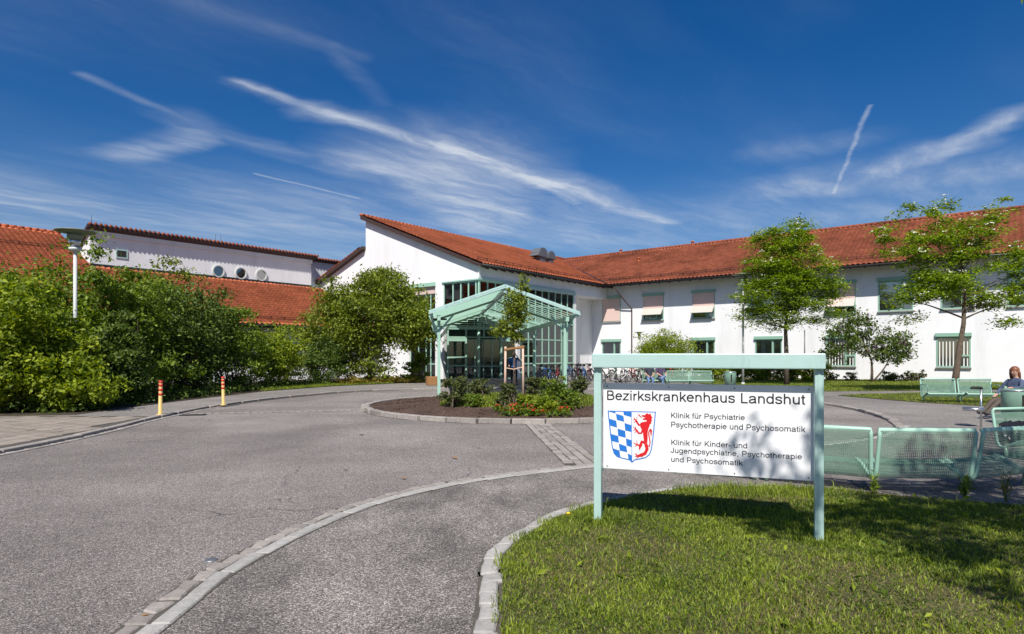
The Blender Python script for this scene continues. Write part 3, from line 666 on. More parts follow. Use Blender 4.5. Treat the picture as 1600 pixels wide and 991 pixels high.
m = MB(); m.box(-0.02, 0.10, GY - 0.05, -5.15, TOPZ + 0.02, TOPZ + 0.16); m.box(cx0 - 0.1, -0.02, GY - 0.10, GY - 0.001, TOPZ + 0.005, TOPZ + 0.09); bpart(m, 'cornice', mint_pale, eb)
m = MB(); m.box(-0.03, 0.06, GY - 0.06, GY + 0.1, TOPZ + 0.16, zr(0) + 0.1); bpart(m, 'corner_bracket', plaster, eb)
# roof of the entrance block: right slope with tiles, left slope lower
sl2 = math.hypot(1, SL2); RL2 = (0.5 - RX + 0.25) * sl2; GO = GY - 0.35; YB = 16.0
rf = MB()
rf.slab_xz([(0.48, EZ - 0.02), (RX - 0.2, EZ + SL2*(0.68 - RX) - 0.02), (RX - 0.2, EZ + SL2*(0.68 - RX) - 0.3), (0.48, EZ - 0.2)], GO, YB)
rf.slab_xz([(RX, zl(RX) + 0.22), (LX1 - 0.6, zl(LX1 - 0.6) + 0.22), (LX1 - 0.6, zl(LX1 - 0.6) + 0.002), (RX, zl(RX) + 0.002)], GO, 8)
ro2 = bpart(rf, 'roof', dark_wood, eb)
def valley_eb(c): return c[:, 2] > EZ + PIT * (c[:, 1] + OV) - 0.12
o = link('roof_tiles', tile_mesh(-0.35 + GY, YB, RL2, (0.52, 0, EZ), (0, 1, 0), (-1/sl2, 0, SL2/sl2), off=tuple(eb['_b']), clip=valley_eb), tile, eb); o.parent = ro2; o['kind'] = 'stuff'
slw = math.hypot(1, SLW)
o = link('roof_tiles', tile_mesh(GO, 8, (RX - LX1 + 0.6) * slw, (LX1 - 0.6, 0, zl(LX1 - 0.6) + 0.22), (0, 1, 0), (1/slw, 0, SLW/slw), off=tuple(eb['_b'])), tile, eb); o.parent = ro2; o['kind'] = 'stuff'
m = MB()
for y_ in np.arange(GO, YB, 0.38): m.tube([(RX - 0.2, y_, EZ + SL2*(0.7 - RX) + 0.03), (RX - 0.2, y_ + 0.4, EZ + SL2*(0.7 - RX) + 0.045)], [0.10, 0.115], 8)
o = bpart(m, 'ridge_tiles', tile, eb, ro2); o['kind'] = 'stuff'
m = MB(); n2 = (SL2/sl2, 0, 1/sl2)
guard(m, (-0.25, GY + 0.1, EZ + SL2*0.75), (-0.25, -1.0, EZ + SL2*0.75), None, n2); bpart(m, 'snow_guard', dark_metal, eb, ro2)
m = MB(); m.tube([(0.56, GO, EZ - 0.08), (0.56, -OV, EZ - 0.08)], 0.075, 8); bpart(m, 'gutter', dark_metal, eb)
m = MB(); m.bar((0.6, -OV - 0.1, EZ + 0.1), (RX + 2.0, D - 0.15, rz_ + 0.02), 0.18, 0.03); bpart(m, 'valley_flashing', dark_metal, eb, ro2)
for k in range(18):
    y_ = GY + 0.4 + k * 0.85
    m = MB(); m.bar((0.45, y_, EZ - 0.24), (-0.02, y_, EZ - 0.24 + 0.47*SL2), 0.09, 0.12); bpart(m, 'rafter', dark_wood, eb, ro2)
# tall glazing of the gable
def glazing(root, pts_a, pts_b, zs, cols, z0, z1, depth=0.10, w=0.07, glassm=None, name='window_wall'):
    """mullioned glass screen between two plan points; zs = transoms, cols = mullion fractions"""
    a = Vector((*pts_a, 0)); b = Vector((*pts_b, 0)); d = b - a
    P_ = lambda f, z: (a.x + d.x*f, a.y + d.y*f, z)
    m = MB()
    cs = [0.0] + list(cols) + [1.0]
    for c in cs: m.bar(P_(c, z0), P_(c, z1), w, depth, up=(d.y, -d.x, 0))
    wo_ = bpart(m, name, mint, root)
    zz = [z0 + w/2] + list(zs) + [z1 - w/2]
    nrm = Vector((d.y, -d.x, 0)).normalized()
    for z in zz:
        for c0, c1 in zip(cs[:-1], cs[1:]):
            q = MB(); e = w/2/d.length; q.bar(P_(c0 + e, z), P_(c1 - e, z), depth * 0.9, w * 0.9); bpart(q, 'transom', mint, root, wo_)
    for c0, c1 in zip(cs[:-1], cs[1:]):
        for za, zb in zip(zz[:-1], zz[1:]):
            q = MB(); e = w/2/d.length
            A = Vector(P_(c0 + e, za + w*0.45)); B_ = Vector(P_(c1 - e, za + w*0.45)); up = Vector((0, 0, zb - za - w*0.9))
            q.add([A, B_, B_ + up, A + up] + [p + nrm * 0.012 for p in (A, B_, B_ + up, A + up)], [(0,1,2,3),(4,5,6,7),(0,1,5,4),(1,2,6,5),(2,3,7,6),(3,0,4,7)])
            bpart(q, 'pane', glassm or glass, root, wo_)
    return wo_
glazing(eb, (gx0, GY + 0.12), (gx1, GY + 0.12), [1.05, 2.75, 3.6, 4.6, 5.75], [0.33, 0.62, 0.8], 0.0, TOPZ - 0.1, w=0.08)
m = MB(); m.box(gx0 - 0.05, gx1 + 0.05, GY - 0.16, GY + 0.0, TOPZ - 0.14, TOPZ + 0.12); bpart(m, 'shutter_box', mint, eb)
m = MB(); m.box(gx0 + 0.05, gx1 - 0.05, GY + 0.02, GY + 0.035, TOPZ - 0.62, TOPZ - 0.14); bpart(m, 'blind', blind_cloth, eb)
SOF = 4.3; CY = wy(815)
glazing(eb, (cx0, GY + 0.08), (-0.08, GY + 0.08), [], [0.27, 0.50, 0.72, 0.93], SOF, TOPZ, w=0.09)
glazing(eb, (-0.06, GY + 0.1), (-0.06, CY), [], [0.18, 0.36, 0.54, 0.72, 0.88], SOF, TOPZ, w=0.09)
glazing(eb, (-0.06, CY), (-0.06, -5.25), [1.05, 1.6, 2.75, 3.95, 5.1], [k / 8 for k in range(1, 8)], 0.0, TOPZ, w=0.09)
m = MB(); m.box(-0.02, 0.22, CY - 2.0, -5.25, TOPZ - 0.18, TOPZ - 0.001); bpart(m, 'shutter_box', mint_pale, eb)
# porch: slanting door wall under the glazed corner
da, db = (cx0 + 0.25, GY + 0.15), (-0.12, CY - 0.2)
m = MB(); m.prism([(cx0, GY + 0.16), (0.0, GY + 0.16), (0.0, CY), (cx0, GY + 0.32)], SOF - 0.12, SOF - 0.002); bpart(m, 'porch_ceiling', plaster, eb)
m = MB(); m.box(-0.38, 0.0, CY - 0.5, CY - 0.1, -0.1, SOF - 0.12); bpart(m, 'pillar', plaster, eb)
m = MB(); m.tube([(-0.15, GY + 0.15, -0.1), (-0.15, GY + 0.15, SOF)], 0.09, 10); bpart(m, 'corner_column', mint, eb)
dv = lambda f: (da[0] + (db[0]-da[0])*f, da[1] + (db[1]-da[1])*f)
glazing(eb, dv(0.0), dv(0.25), [0.95, 1.5, 2.62], [], 0.0, 2.78, w=0.11)
glazing(eb, dv(0.75), dv(1.0), [1.45, 2.62], [], 0.0, 2.78, w=0.11)
glazing(eb, dv(0.0), dv(1.0), [], [0.25, 0.5, 0.75], 2.79, 3.45, w=0.10)
glazing(eb, dv(0.0), dv(1.0), [], [0.5], 3.46, SOF - 0.13, w=0.10)
dn = Vector((db[1]-da[1], -(db[0]-da[0]), 0)).normalized()
dsh = lambda f: (dv(f)[0] - dn.x*0.1, dv(f)[1] - dn.y*0.1)
glazing(eb, dsh(0.26), dsh(0.5), [0.9], [0.5], 0.02, 2.72, w=0.06, name='sliding_door')
glazing(eb, dsh(0.5), dsh(0.74), [0.9], [0.5], 0.02, 2.72, w=0.06, name='sliding_door')
# rooms behind the glass
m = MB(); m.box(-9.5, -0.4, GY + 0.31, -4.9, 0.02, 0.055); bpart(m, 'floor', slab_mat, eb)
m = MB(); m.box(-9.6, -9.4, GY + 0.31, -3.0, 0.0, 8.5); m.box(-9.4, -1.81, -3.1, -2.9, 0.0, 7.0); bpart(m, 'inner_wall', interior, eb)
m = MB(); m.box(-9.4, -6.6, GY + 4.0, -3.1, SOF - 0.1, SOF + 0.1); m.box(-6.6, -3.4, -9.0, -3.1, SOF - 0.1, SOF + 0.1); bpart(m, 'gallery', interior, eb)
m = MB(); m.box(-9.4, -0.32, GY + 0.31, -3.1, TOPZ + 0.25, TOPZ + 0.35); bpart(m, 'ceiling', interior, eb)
m = MB(); m.box(-5.2, -2.3, -10.5, -9.9, 0.06, 1.0); m.box(-5.3, -2.2, -10.6, -9.8, 1.0, 1.05); bpart(m, 'reception_desk', mint, eb)
for i, y_ in enumerate(np.linspace(CY + 0.6, -5.9, 6)):
    m = MB(); pts = [(-0.45 + 0.05*math.sin(k*2.1), y_ - 0.32 + 0.032*k*2) for k in range(11)]
    for (x0, y0), (x1, y1) in zip(pts[:-1], pts[1:]): m.quad((x0, y0, 3.4), (x1, y1, 3.4), (x1, y1, 5.0), (x0, y0, 5.0))
    bpart(m, 'curtain', curtain_cloth, eb)
# roof ventilation hoods
def hood(root, par, px, py, sc, flip):
    # point on the right slope under the given pixel
    d = Vector(((px - 800) / F, 1, (HY - py) / F)); best = None
    for t in np.linspace(38, 75, 900):
        p = Vector((0, 0, CAMH)) + d * t; r_ = p - BO; lx, ly = r_.dot(BX), r_.dot(BY)
        if p.z < EZ + SL2*(0.5 - lx) and lx < 0.5: best = (lx, ly, p.z); break
    x, y, z = best; m = MB()
    w = 0.62 * sc; m.box(x - w/2, x + w/2, y - w/2, y + w/2, z - 0.5, z + 0.45*sc)
    prof = [(0, 0)] + [(math.cos(a), math.sin(a)) for a in np.linspace(math.pi*0.0, math.pi*1.0, 12)]
    pts = [(0.62*sc, -0.28*sc)] + [(0.62*sc*c, 0.62*sc*s) for c, s in prof[1:]] + [(-0.62*sc, 0.0), (-1.05*sc*0.9, -0.25*sc), (-0.3*sc, -0.28*sc)]
    n = len(pts); yy = (x - w*0.62, x + w*0.62)
    vs = [(yy[0], y + flip*p[0]*0.85, z + 0.55*sc + p[1]*0.75) for p in pts] + [(yy[1], y + flip*p[0]*0.85, z + 0.55*sc + p[1]*0.75) for p in pts]
    m.add(vs, [(i, (i+1) % n, n+(i+1) % n, n+i) for i in range(n)] + [tuple(range(n)), tuple(range(n, 2*n))])
    return bpart(m, 'vent_hood', zinc, root, par)
hood(eb, ro2, 843, 409, 1.15, 1); hood(eb, ro2, 857, 411, 1.0, -1)

# ---- low building on the left with the round windows
lbg = building('low_building', 'white clerestory building with three round windows and red roofs behind the shrubs', -12, -25)
EX, EZ3, PT3 = -9.0, 3.5, 0.466; CX = -16.5; CB, CT = EZ3 + PT3*(EX - CX), 9.2
def zp(x): return EZ3 + PT3*(EX - x)
m = MB(); m.box(EX - 1.0, EX - 0.7, -46, -17, -0.1, EZ3 + 0.2); m.box(-22, EX - 1.0, -17.3, -17.0, -0.1, 3.2); bpart(m, 'wall', plaster, lbg)
sl3 = math.hypot(1, PT3); rf = MB()
rf.slab_xz([(EX, EZ3 - 0.03), (CX + 0.02, zp(CX) - 0.03), (CX + 0.02, zp(CX) - 0.25), (EX, EZ3 - 0.2)], -32.3, -16.6)
rf.slab_xz([(EX, EZ3 - 0.03), (-21.8, zp(-21.8) - 0.03), (-30, 5.5), (-30, 5.3), (-21.8, zp(-21.8) - 0.25), (EX, EZ3 - 0.2)], -52, -32.3)
ro3 = bpart(rf, 'roof', dark_wood, lbg)
o = link('roof_tiles', tile_mesh(-32.3, -16.6, (EX - CX) * sl3, (EX, 0, EZ3), (0, 1, 0), (-1/sl3, 0, PT3/sl3), off=tuple(lbg['_b'])), tile, lbg); o.parent = ro3; o['kind'] = 'stuff'
o = link('roof_tiles', tile_mesh(-46, -32.3, (EX + 21.8) * sl3, (EX, 0, EZ3), (0, 1, 0), (-1/sl3, 0, PT3/sl3), off=tuple(lbg['_b'])), tile, lbg); o.parent = ro3; o['kind'] = 'stuff'
m = MB(); n3 = (PT3/sl3, 0, 1/sl3)
guard(m, (EX - 0.7, -40, zp(EX - 0.7)), (EX - 0.7, -17.2, zp(EX - 0.7)), None, n3); guard(m, (-18.6, -46, zp(-18.6)), (-18.6, -32.5, zp(-18.6)), None, n3); bpart(m, 'snow_guard', dark_metal, lbg, ro3)
m = MB(); m.tube([(EX + 0.08, -50, EZ3 - 0.06), (EX + 0.08, -16.8, EZ3 - 0.06)], 0.075, 8); bpart(m, 'gutter', dark_metal, lbg)
m = MB()
for y_ in np.arange(-46, -32.5, 0.38): m.tube([(-21.8, y_, zp(-21.8) + 0.06), (-21.8, y_ + 0.4, zp(-21.8) + 0.075)], [0.11, 0.125], 8)
o = bpart(m, 'ridge_tiles', tile, lbg, ro3); o['kind'] = 'stuff'
# clerestory
cy0, cy1 = -32.3, -17.3
m = MB()
m.box(CX - 0.3, CX, cy0, cy1, CB - 0.3, CT); m.slab_xz([(CX - 0.3, CB - 0.3), (CX - 0.3, CT - 0.14), (CX - 2.9, CT - 1.36), (CX - 2.9, CB - 0.3)], cy0, cy0 + 0.3)
m.slab_xz([(CX - 0.3, CB - 0.3), (CX - 0.3, CT - 0.14), (CX - 4.5, CT - 2.0), (CX - 4.5, CB - 0.3)], cy1 - 0.3, cy1)
m.box(CX - 0.9, CX - 0.6, cy1, -4, CB - 2.5, CT - 0.02); clw = bpart(m, 'clerestory_wall', plaster, lbg)
m = MB(); m.box(CX + 0.003, CX + 0.12, cy0 - 0.1, cy1 + 0.05, CT - 0.42, CT - 0.05); bpart(m, 'fascia', plaster, lbg, clw)
m = MB(); m.slab_xz([(CX + 0.42, CT + 0.18), (CX - 6, CT + 0.18 - 6.42*0.47), (CX - 6, CT - 6.42*0.47), (CX + 0.42, CT)], cy0 - 0.25, cy1 + 0.3)
m.slab_xz([(CX - 0.35, CT + 0.14), (CX - 6, CT + 0.14 - 5.65*0.47), (CX - 6, CT - 5.65*0.47), (CX - 0.35, CT)], cy1 + 0.3, -4)
cr = bpart(m, 'clerestory_roof', dark_wood, lbg)
m = MB()
for y_ in np.arange(cy0 - 0.25, cy1 + 0.3, 0.27): m.tube([(CX + 0.47, y_ + 0.13, CT + 0.20), (CX - 0.5, y_ + 0.13, CT + 0.28 - 0.45)], 0.10, 6)
for y_ in np.arange(cy1 + 0.3, -4, 0.27): m.tube([(CX - 0.30, y_ + 0.13, CT + 0.16), (CX - 1.3, y_ + 0.13, CT + 0.24 - 0.47)], 0.10, 6)
o = bpart(m, 'verge_tiles', tile_old, lbg, cr); o['kind'] = 'stuff'
m = MB(); m.box(CX + 0.003, CX + 0.06, cy0, cy1, CB - 0.05, CB + 0.10); bpart(m, 'flashing', dark_metal, lbg, clw)
for px in (341, 376, 408):
    y_ = wy(px, CX); z_ = AT(px, 424 + (px - 341)*0.09, BW(CX, y_).y).z; m = MB(); n = 28; vs = []; r0, r1 = 0.35, 0.43
    for k in range(n):
        a = 2*math.pi*k/n; c, s = math.cos(a), math.sin(a)
        vs += [(CX + 0.0, y_ + r1*c, z_ + r1*s), (CX + 0.09, y_ + r1*c, z_ + r1*s), (CX + 0.09, y_ + r0*c, z_ + r0*s), (CX - 0.12, y_ + r0*c, z_ + r0*s)]
    fs = []
    for k in range(n):
        q = (k+1) % n
        for e in range(3): fs.append((4*k+e, 4*k+e+1, 4*q+e+1, 4*q+e))
    m.add(vs, fs); wn_ = bpart(m, 'round_window', lamp_white, lbg)
    m = MB(); m.add([(CX + 0.012, y_ + 0.36*math.cos(2*math.pi*k/n), z_ + 0.36*math.sin(2*math.pi*k/n)) for k in range(n)] + [(CX + 0.004, y_ + 0.36*math.cos(2*math.pi*k/n), z_ + 0.36*math.sin(2*math.pi*k/n)) for k in range(n)],
          [tuple(range(n)), tuple(range(n, 2*n))] + [(k, (k+1) % n, n+(k+1) % n, n+k) for k in range(n)]); bpart(m, 'pane', dark_glass, lbg, wn_)
y_ = wy(190, CX); z_ = AT(190, 397, BW(CX, y_).y).z; m = MB()
for (a, b, c, d) in ((-.33, .33, -.27, -.20), (-.33, .33, .20, .27), (-.33, -.26, -.20, .20), (.26, .33, -.20, .20)): m.box(CX - 0.02, CX + 0.05, y_ + a, y_ + b, z_ + c, z_ + d)
vg = bpart(m, 'vent_grille', mint_pale, lbg); m = MB(); m.box(CX + 0.002, CX + 0.006, y_ - .26, y_ + .26, z_ - .2, z_ + .2); bpart(m, 'grille_back', dark_metal, lbg, vg)
for k in range(5): m = MB(); m.bar((CX + 0.035, y_ - .26, z_ - .15 + k*.075), (CX + 0.035, y_ + .26, z_ - .15 + k*.075), 0.05, 0.012, up=(0.5, 0, 1)); bpart(m, 'slat', zinc, lbg, vg)
for y_ in (wy(143, CX), wy(337, CX), wy(345, CX)): m = MB(); m.tube([(CX, y_, CT + 0.1), (CX, y_, CT + 0.75)], 0.012, 5); bpart(m, 'lightning_rod', dark_metal, lbg, cr)
for o in (rw, eb, lbg): del o['_b']

# ------------------------------------------------------------------ pergola over the drive in front of the door
pg_a = math.atan2(0.116, 0.993)
pg = thing('pergola', 'mint green slatted gable pergola over the drive before the entrance door', 'pergola', (-2.81, 24.0, 0), pg_a)
PWD, PLN = 4.93, 16.6; EV, AP, XC = 3.22, 4.20, 2.50; XL0, XL1 = -0.28, PWD + 0.38
def proof(x): return AP - (AP - EV) * abs(x - XC) / (XC - XL0)
def post(x, y, zb, top, w=0.115):
    m = MB(); m.box(x - w/2, x + w/2, y - w/2, y + w/2, zb, top); return m.build('post', mint, pg)
for x in (0.0, PWD):
    s = -1 if x == 0 else 1
    for yy in (0.0, 8.0, 13.0):
        post(x, yy, -0.02, 2.95)
        m = MB(); m.box(x - 0.05, x + 0.05, yy + 0.16, yy + 0.26, -0.02, 2.95); m.build('post', mint, pg)
        m = MB(); m.bar((x, yy + 0.05, 2.45), (x + s*0.36, yy + 0.05, 3.17), 0.06, 0.08); m.bar((x, yy + 0.05, 2.55), (x - s*0.55, yy + 0.05, 3.2), 0.05, 0.07); m.build('bracket', mint, pg)
    m = MB(); m.box(x - 0.06, x + 0.06, -0.5, PLN, 2.952, 3.12); m.build('beam', mint, pg)
for s, xe in ((-1, XL0), (1, XL1)):
    m = MB(); m.box(xe - 0.05, xe + 0.05, -0.55, PLN, EV - 0.10, EV + 0.03); m.build('eave_beam', mint_pale, pg)
m = MB(); m.box(XC - 0.06, XC + 0.06, -0.55, PLN, AP - 0.17, AP - 0.03); m.build('ridge_beam', mint_pale, pg)
def slat_shared(s):
    xe = XL0 if s < 0 else XL1; m = MB(); m.bar((XC + s*0.07, 0, AP), (xe, 0, EV + 0.05), 0.50, 0.02, up=(0, -0.13, 1)); return m.mesh('slat')
for s in (-1, 1):
    me = slat_shared(s); me.materials.append(mint_slat)
    for k in range(26): link('slat', me, None, pg, (0, -0.22 + k * 0.65, 0))
    xe = XL0 if s < 0 else XL1
    for dy, dz in ((-0.60, 0.0), (-0.52, 0.085)):
        m = MB(); m.bar((XC, dy, AP + 0.03 + dz), (xe + s*0.1, dy, EV - 0.01 + dz), 0.05, 0.065); m.build('rake_board', mint_pale, pg)
    for yy in (3.9, 8.0, 13.0):
        m = MB(); m.bar((XC, yy, AP - 0.10), (xe, yy, EV - 0.05), 0.06, 0.09); m.build('rafter', mint, pg)
for k in range(9):
    z = 3.2 + k * 0.125; hw = (AP - 0.12 - z) / (AP - EV) * (XC - XL0)
    if hw < 0.15: continue
    m = MB(); m.box(XC - hw, XC + hw, PLN - 4.6, PLN - 4.57, z, z + 0.045); m.build('gable_slat', mint_slat, pg)
for x in (1.6, 2.0, 2.4, 2.8):
    m = MB(); m.box(x, x + 0.05, PLN - 4.57, PLN - 4.54, 3.15, 4.0); m.build('gable_bar', mint_slat, pg)
m = MB(); m.box(-0.08, 0.06, -0.25, -0.06, 2.98, 3.16); m.tube([(-0.22, -0.16, 3.02), (0.3, -0.16, 3.02)], 0.035, 8); m.build('floodlight', dark_metal, pg)

# ------------------------------------------------------------------ sign board
sa, sb_ = G(934.5, 820), G(1279.5, 852); sdv = sb_ - sa; SLEN = sdv.length; sang = math.atan2(sdv.y, sdv.x)
sg = thing('sign_board', 'large white hospital sign with crest in a pale mint metal frame on the front lawn', 'sign', (sa.x, sa.y, 0), sang)
su = sdv.normalized(); sn = Vector((su.y, -su.x, 0))          # sn points at the viewer
def SP(px, py, o=0.0):                                        # photo pixel -> (along, height) on the sign's face
    d = Vector(((px - 800) / F, 1, (HY - py) / F)); base = sa + sn * o
    t = (base).dot(sn) / d.dot(sn); p = d * t; return ((p - base).dot(su), p.z + CAMH)
TOP = 1.665
def bev(o, w=0.006):
    b = o.modifiers.new('bevel', 'BEVEL'); b.width = w; b.segments = 2; b.limit_method = 'ANGLE'; return o
for x in (0.0, SLEN):
    m = MB(); m.box(x - 0.036, x + 0.036, -0.036, 0.036, 0.0, TOP - 0.137); bev(m.build('post', mint_pale, sg))
    m = MB(); m.box(x - 0.012, x + 0.012, -0.041, -0.0365, 0.05, TOP - 0.16); m.build('post_rib', mint_pale, sg)
m = MB(); m.box(-0.045, SLEN + 0.045, -0.085, 0.04, TOP - 0.137, TOP); bev(m.build('top_beam', mint_pale, sg), 0.01)
PF = 0.100                                                   # face of the panel, local y
m = MB(); m.box(0.03, SLEN - 0.03, PF, PF + 0.02, 0.535, 1.375); pan = bev(m.build('panel', panel_white, sg), 0.003)
m = MB()
for x in (0.07, 0.66, 1.25, SLEN - 0.07):
    for z in (1.345, 0.56): m.tube([(x, PF - 0.004, z), (x, PF, z)], 0.006, 8)
m.build('rivet', dark_metal, pan)
for x in (0.01, SLEN - 0.01):
    m = MB(); m.box(x - 0.02, x + 0.02, 0.03, PF + 0.035, 1.375, 1.40); m.box(x - 0.02, x + 0.02, 0.03, PF + 0.035, 0.51, 0.535); m.build('panel_holder', mint_pale, sg)
HW = 0.049
def arc(cx, cy, rx, ry, a0, a1, n=14): return [(cx + rx*math.cos(R(t)), cy + ry*math.sin(R(t))) for t in np.linspace(a0, a1, n)]
def curve(pts): return [(p.x, p.y) for p in crom(pts, 5)]
def bowl(cx): return arc(cx, 0.2615, 0.192, 0.2195, 0, 360, 30)
U_ = [[(0.11, 0.523), (0.11, 0.21)] + arc(0.275, 0.205, 0.165, 0.163, 180, 360) + [(0.44, 0.21)], [(0.446, 0), (0.446, 0.523)]]
N_ = [[(0.11, 0), (0.11, 0.523)], [(0.11, 0.28)] + arc(0.278, 0.31, 0.168, 0.171, 180, 0) + [(0.446, 0)]]
GLYPH = {
 'B': (0.667, [[(0.13, 0), (0.13, 0.718)], [(0.13, 0.676), (0.36, 0.676)] + arc(0.36, 0.525, 0.165, 0.151, 90, -90) + [(0.13, 0.374)], [(0.13, 0.374), (0.39, 0.374)] + arc(0.39, 0.208, 0.19, 0.166, 90, -90) + [(0.13, 0.042)]]),
 'L': (0.556, [[(0.13, 0), (0.13, 0.718)], [(0.09, 0.042), (0.52, 0.042)]]), 'K': (0.667, [[(0.13, 0), (0.13, 0.718)], [(0.60, 0.718), (0.15, 0.255)], [(0.27, 0.40), (0.63, 0)]]),
 'P': (0.667, [[(0.13, 0), (0.13, 0.718)], [(0.13, 0.676), (0.40, 0.676)] + arc(0.40, 0.50, 0.18, 0.176, 90, -90) + [(0.13, 0.324)]]),
 'J': (0.5, [[(0.375, 0.718), (0.375, 0.2)] + arc(0.225, 0.2, 0.15, 0.158, 0, -180) + [(0.075, 0.235)]]),
 'e': (0.556, [[(0.075, 0.283), (0.48, 0.283)] + arc(0.278, 0.2615, 0.203, 0.2195, 6, 325, 26)]), 'z': (0.5, [[(0.05, 0.481), (0.425, 0.481), (0.06, 0.042), (0.45, 0.042)]]),
 'i': (0.222, [[(0.111, 0), (0.111, 0.523)], [(0.111, 0.617), (0.111, 0.718)]]), 'l': (0.222, [[(0.111, 0), (0.111, 0.718)]]),
 'r': (0.333, [[(0.11, 0), (0.11, 0.523)], [(0.11, 0.25)] + arc(0.31, 0.275, 0.20, 0.20, 180, 88, 9)]), 'k': (0.5, [[(0.11, 0), (0.11, 0.718)], [(0.45, 0.523), (0.13, 0.20)], [(0.235, 0.31), (0.47, 0)]]),
 's': (0.5, [curve([(0.42, 0.37), (0.38, 0.455), (0.25, 0.481), (0.12, 0.45), (0.085, 0.38), (0.12, 0.315), (0.25, 0.275), (0.38, 0.235), (0.42, 0.15), (0.37, 0.065), (0.25, 0.042), (0.11, 0.075), (0.07, 0.165)])]),
 'a': (0.556, [curve([(0.09, 0.36), (0.13, 0.455), (0.27, 0.481), (0.40, 0.45), (0.435, 0.36)]) + [(0.435, 0.10), (0.455, 0.045), (0.51, 0.042)], curve([(0.435, 0.305), (0.33, 0.282), (0.2, 0.262), (0.11, 0.22), (0.08, 0.15), (0.105, 0.075), (0.19, 0.04), (0.28, 0.046), (0.37, 0.09), (0.435, 0.18)])]),
 'n': (0.556, N_), 'h': (0.556, [[(0.11, 0), (0.11, 0.718)], N_[1]]), 'u': (0.556, U_), 'ü': (0.556, U_ + [[(0.185, 0.617), (0.185, 0.718)], [(0.37, 0.617), (0.37, 0.718)]]),
 'd': (0.556, [bowl(0.262), [(0.45, 0), (0.45, 0.718)]]), 'p': (0.556, [bowl(0.30), [(0.11, -0.21), (0.11, 0.523)]]), 'g': (0.556, [bowl(0.262), [(0.45, 0.523), (0.45, -0.04)] + arc(0.265, -0.045, 0.185, 0.125, 0, -165)]),
 'o': (0.556, [arc(0.278, 0.2615, 0.204, 0.2195, 0, 360, 30)]), 'c': (0.5, [arc(0.268, 0.2615, 0.192, 0.2195, 38, 322, 24)]), 'y': (0.5, [[(0.035, 0.523), (0.25, 0.02)], [(0.465, 0.523), (0.25, -0.05), (0.21, -0.135), (0.15, -0.168), (0.06, -0.165)]]),
 't': (0.278, [[(0.13, 0.66), (0.13, 0.12), (0.15, 0.06), (0.19, 0.042), (0.255, 0.042)], [(0.02, 0.481), (0.25, 0.481)]]), 'f': (0.278, [[(0.13, 0), (0.13, 0.57), (0.145, 0.64), (0.19, 0.676), (0.27, 0.676)], [(0.02, 0.481), (0.25, 0.481)]]),
 'm': (0.833, [[(0.11, 0), (0.11, 0.523)], [(0.11, 0.28)] + arc(0.263, 0.325, 0.153, 0.156, 180, 0) + [(0.416, 0)], [(0.416, 0.28)] + arc(0.569, 0.325, 0.153, 0.156, 180, 0) + [(0.722, 0)]]),
 '-': (0.333, [[(0.04, 0.262), (0.29, 0.262)]]), ',': (0.278, [[(0.14, 0.10), (0.14, 0.0), (0.10, -0.11)]]), ' ': (0.278, [])}
def text_mesh(body, x0, x1, zb, cap):
    """sans-serif lettering drawn with a broad even stroke, one part for each letter"""
    sz = cap / 0.718; pen = 0.0; adv = sum(GLYPH[c][0] for c in body) - 0.14; sx = (x1 - x0) / adv
    for c in body:
        w, st = GLYPH[c]; m = MB()
        for kk, pts in enumerate(st):
            pts = [Vector(p) for p in pts]; n = len(pts); closed = (pts[0] - pts[-1]).length < 1e-4; L_ = []; R_ = []
            for i, p in enumerate(pts):
                a = pts[i-1] if i > 0 else (pts[-2] if closed else None); b = pts[i+1] if i < n-1 else (pts[1] if closed else None)
                d0 = (p - a).normalized() if a is not None else (b - p).normalized(); d1 = (b - p).normalized() if b is not None else d0
                t = (d0 + d1).normalized(); nr = Vector((-t.y, t.x)); k = HW / max(0.45, nr.dot(Vector((-d0.y, d0.x)))); L_.append(p + nr*k); R_.append(p - nr*k)
            f = lambda p: (x0 + (pen + p.x - 0.07) * sx, PF - 0.0012 - 0.0002*kk, zb + p.y * sz)
            for i in range(n-1): m.quad(f(L_[i]), f(R_[i]), f(R_[i+1]), f(L_[i+1]))
        if st: m.build('letter', black, pan)
        pen += w
for body, xl, xr, yb, yt in (("Bezirkskrankenhaus Landshut", 948.4, 1256.7, 625.0, 610.2), ("Klinik für Psychiatrie", 1048.5, 1163.2, 653.0, 644.8),
        ("Psychotherapie und Psychosomatik", 1048.5, 1257.4, 667.6, 659.0), ("Klinik für Kinder- und", 1048.8, 1167.2, 695.2, 687.0),
        ("Jugendpsychiatrie, Psychotherapie", 1048.5, 1252.4, 707.6, 699.4), ("und Psychosomatik", 1048.8, 1159.6, 721.6, 713.4)):
    a, zb = SP(xl, yb, -PF); b, _ = SP(xr, yb + (xr - xl) * 0.012, -PF); _, zt = SP(xl, yt, -PF)
    text_mesh(body, a, b, zb, zt - zb)
def CR(x, y): return SP(930 + x / 7.08, 600 + y / 7.08, -PF)
def flat(name, polys, material, lift, parent):
    m = MB()
    for q in polys:
        pts = [Vector((*CR(*p), 0)) for p in q]; tri = tessellate_polygon([pts]); m.add([(p.x, PF - lift, p.y) for p in pts], [tuple(t) for t in tri])
    return m.build(name, material, parent)
shield = [(137,295),(672,308),(662,420),(645,590),(628,720),(605,785),(560,822),(500,835),(440,845),(408,875),(375,844),(300,828),(240,808),(205,770),(185,700),(166,570),(150,420)]
inner = [(150,306),(660,318),(651,420),(634,588),(618,716),(597,775),(556,810),(500,823),(434,834),(408,858),(381,833),(304,817),(248,798),(216,763),(196,698),(178,568),(162,420)]
crest = flat('crest_border', [shield], blue_print, 0.0010, pan)
flat('crest_field', [inner], panel_white, 0.0018, crest)
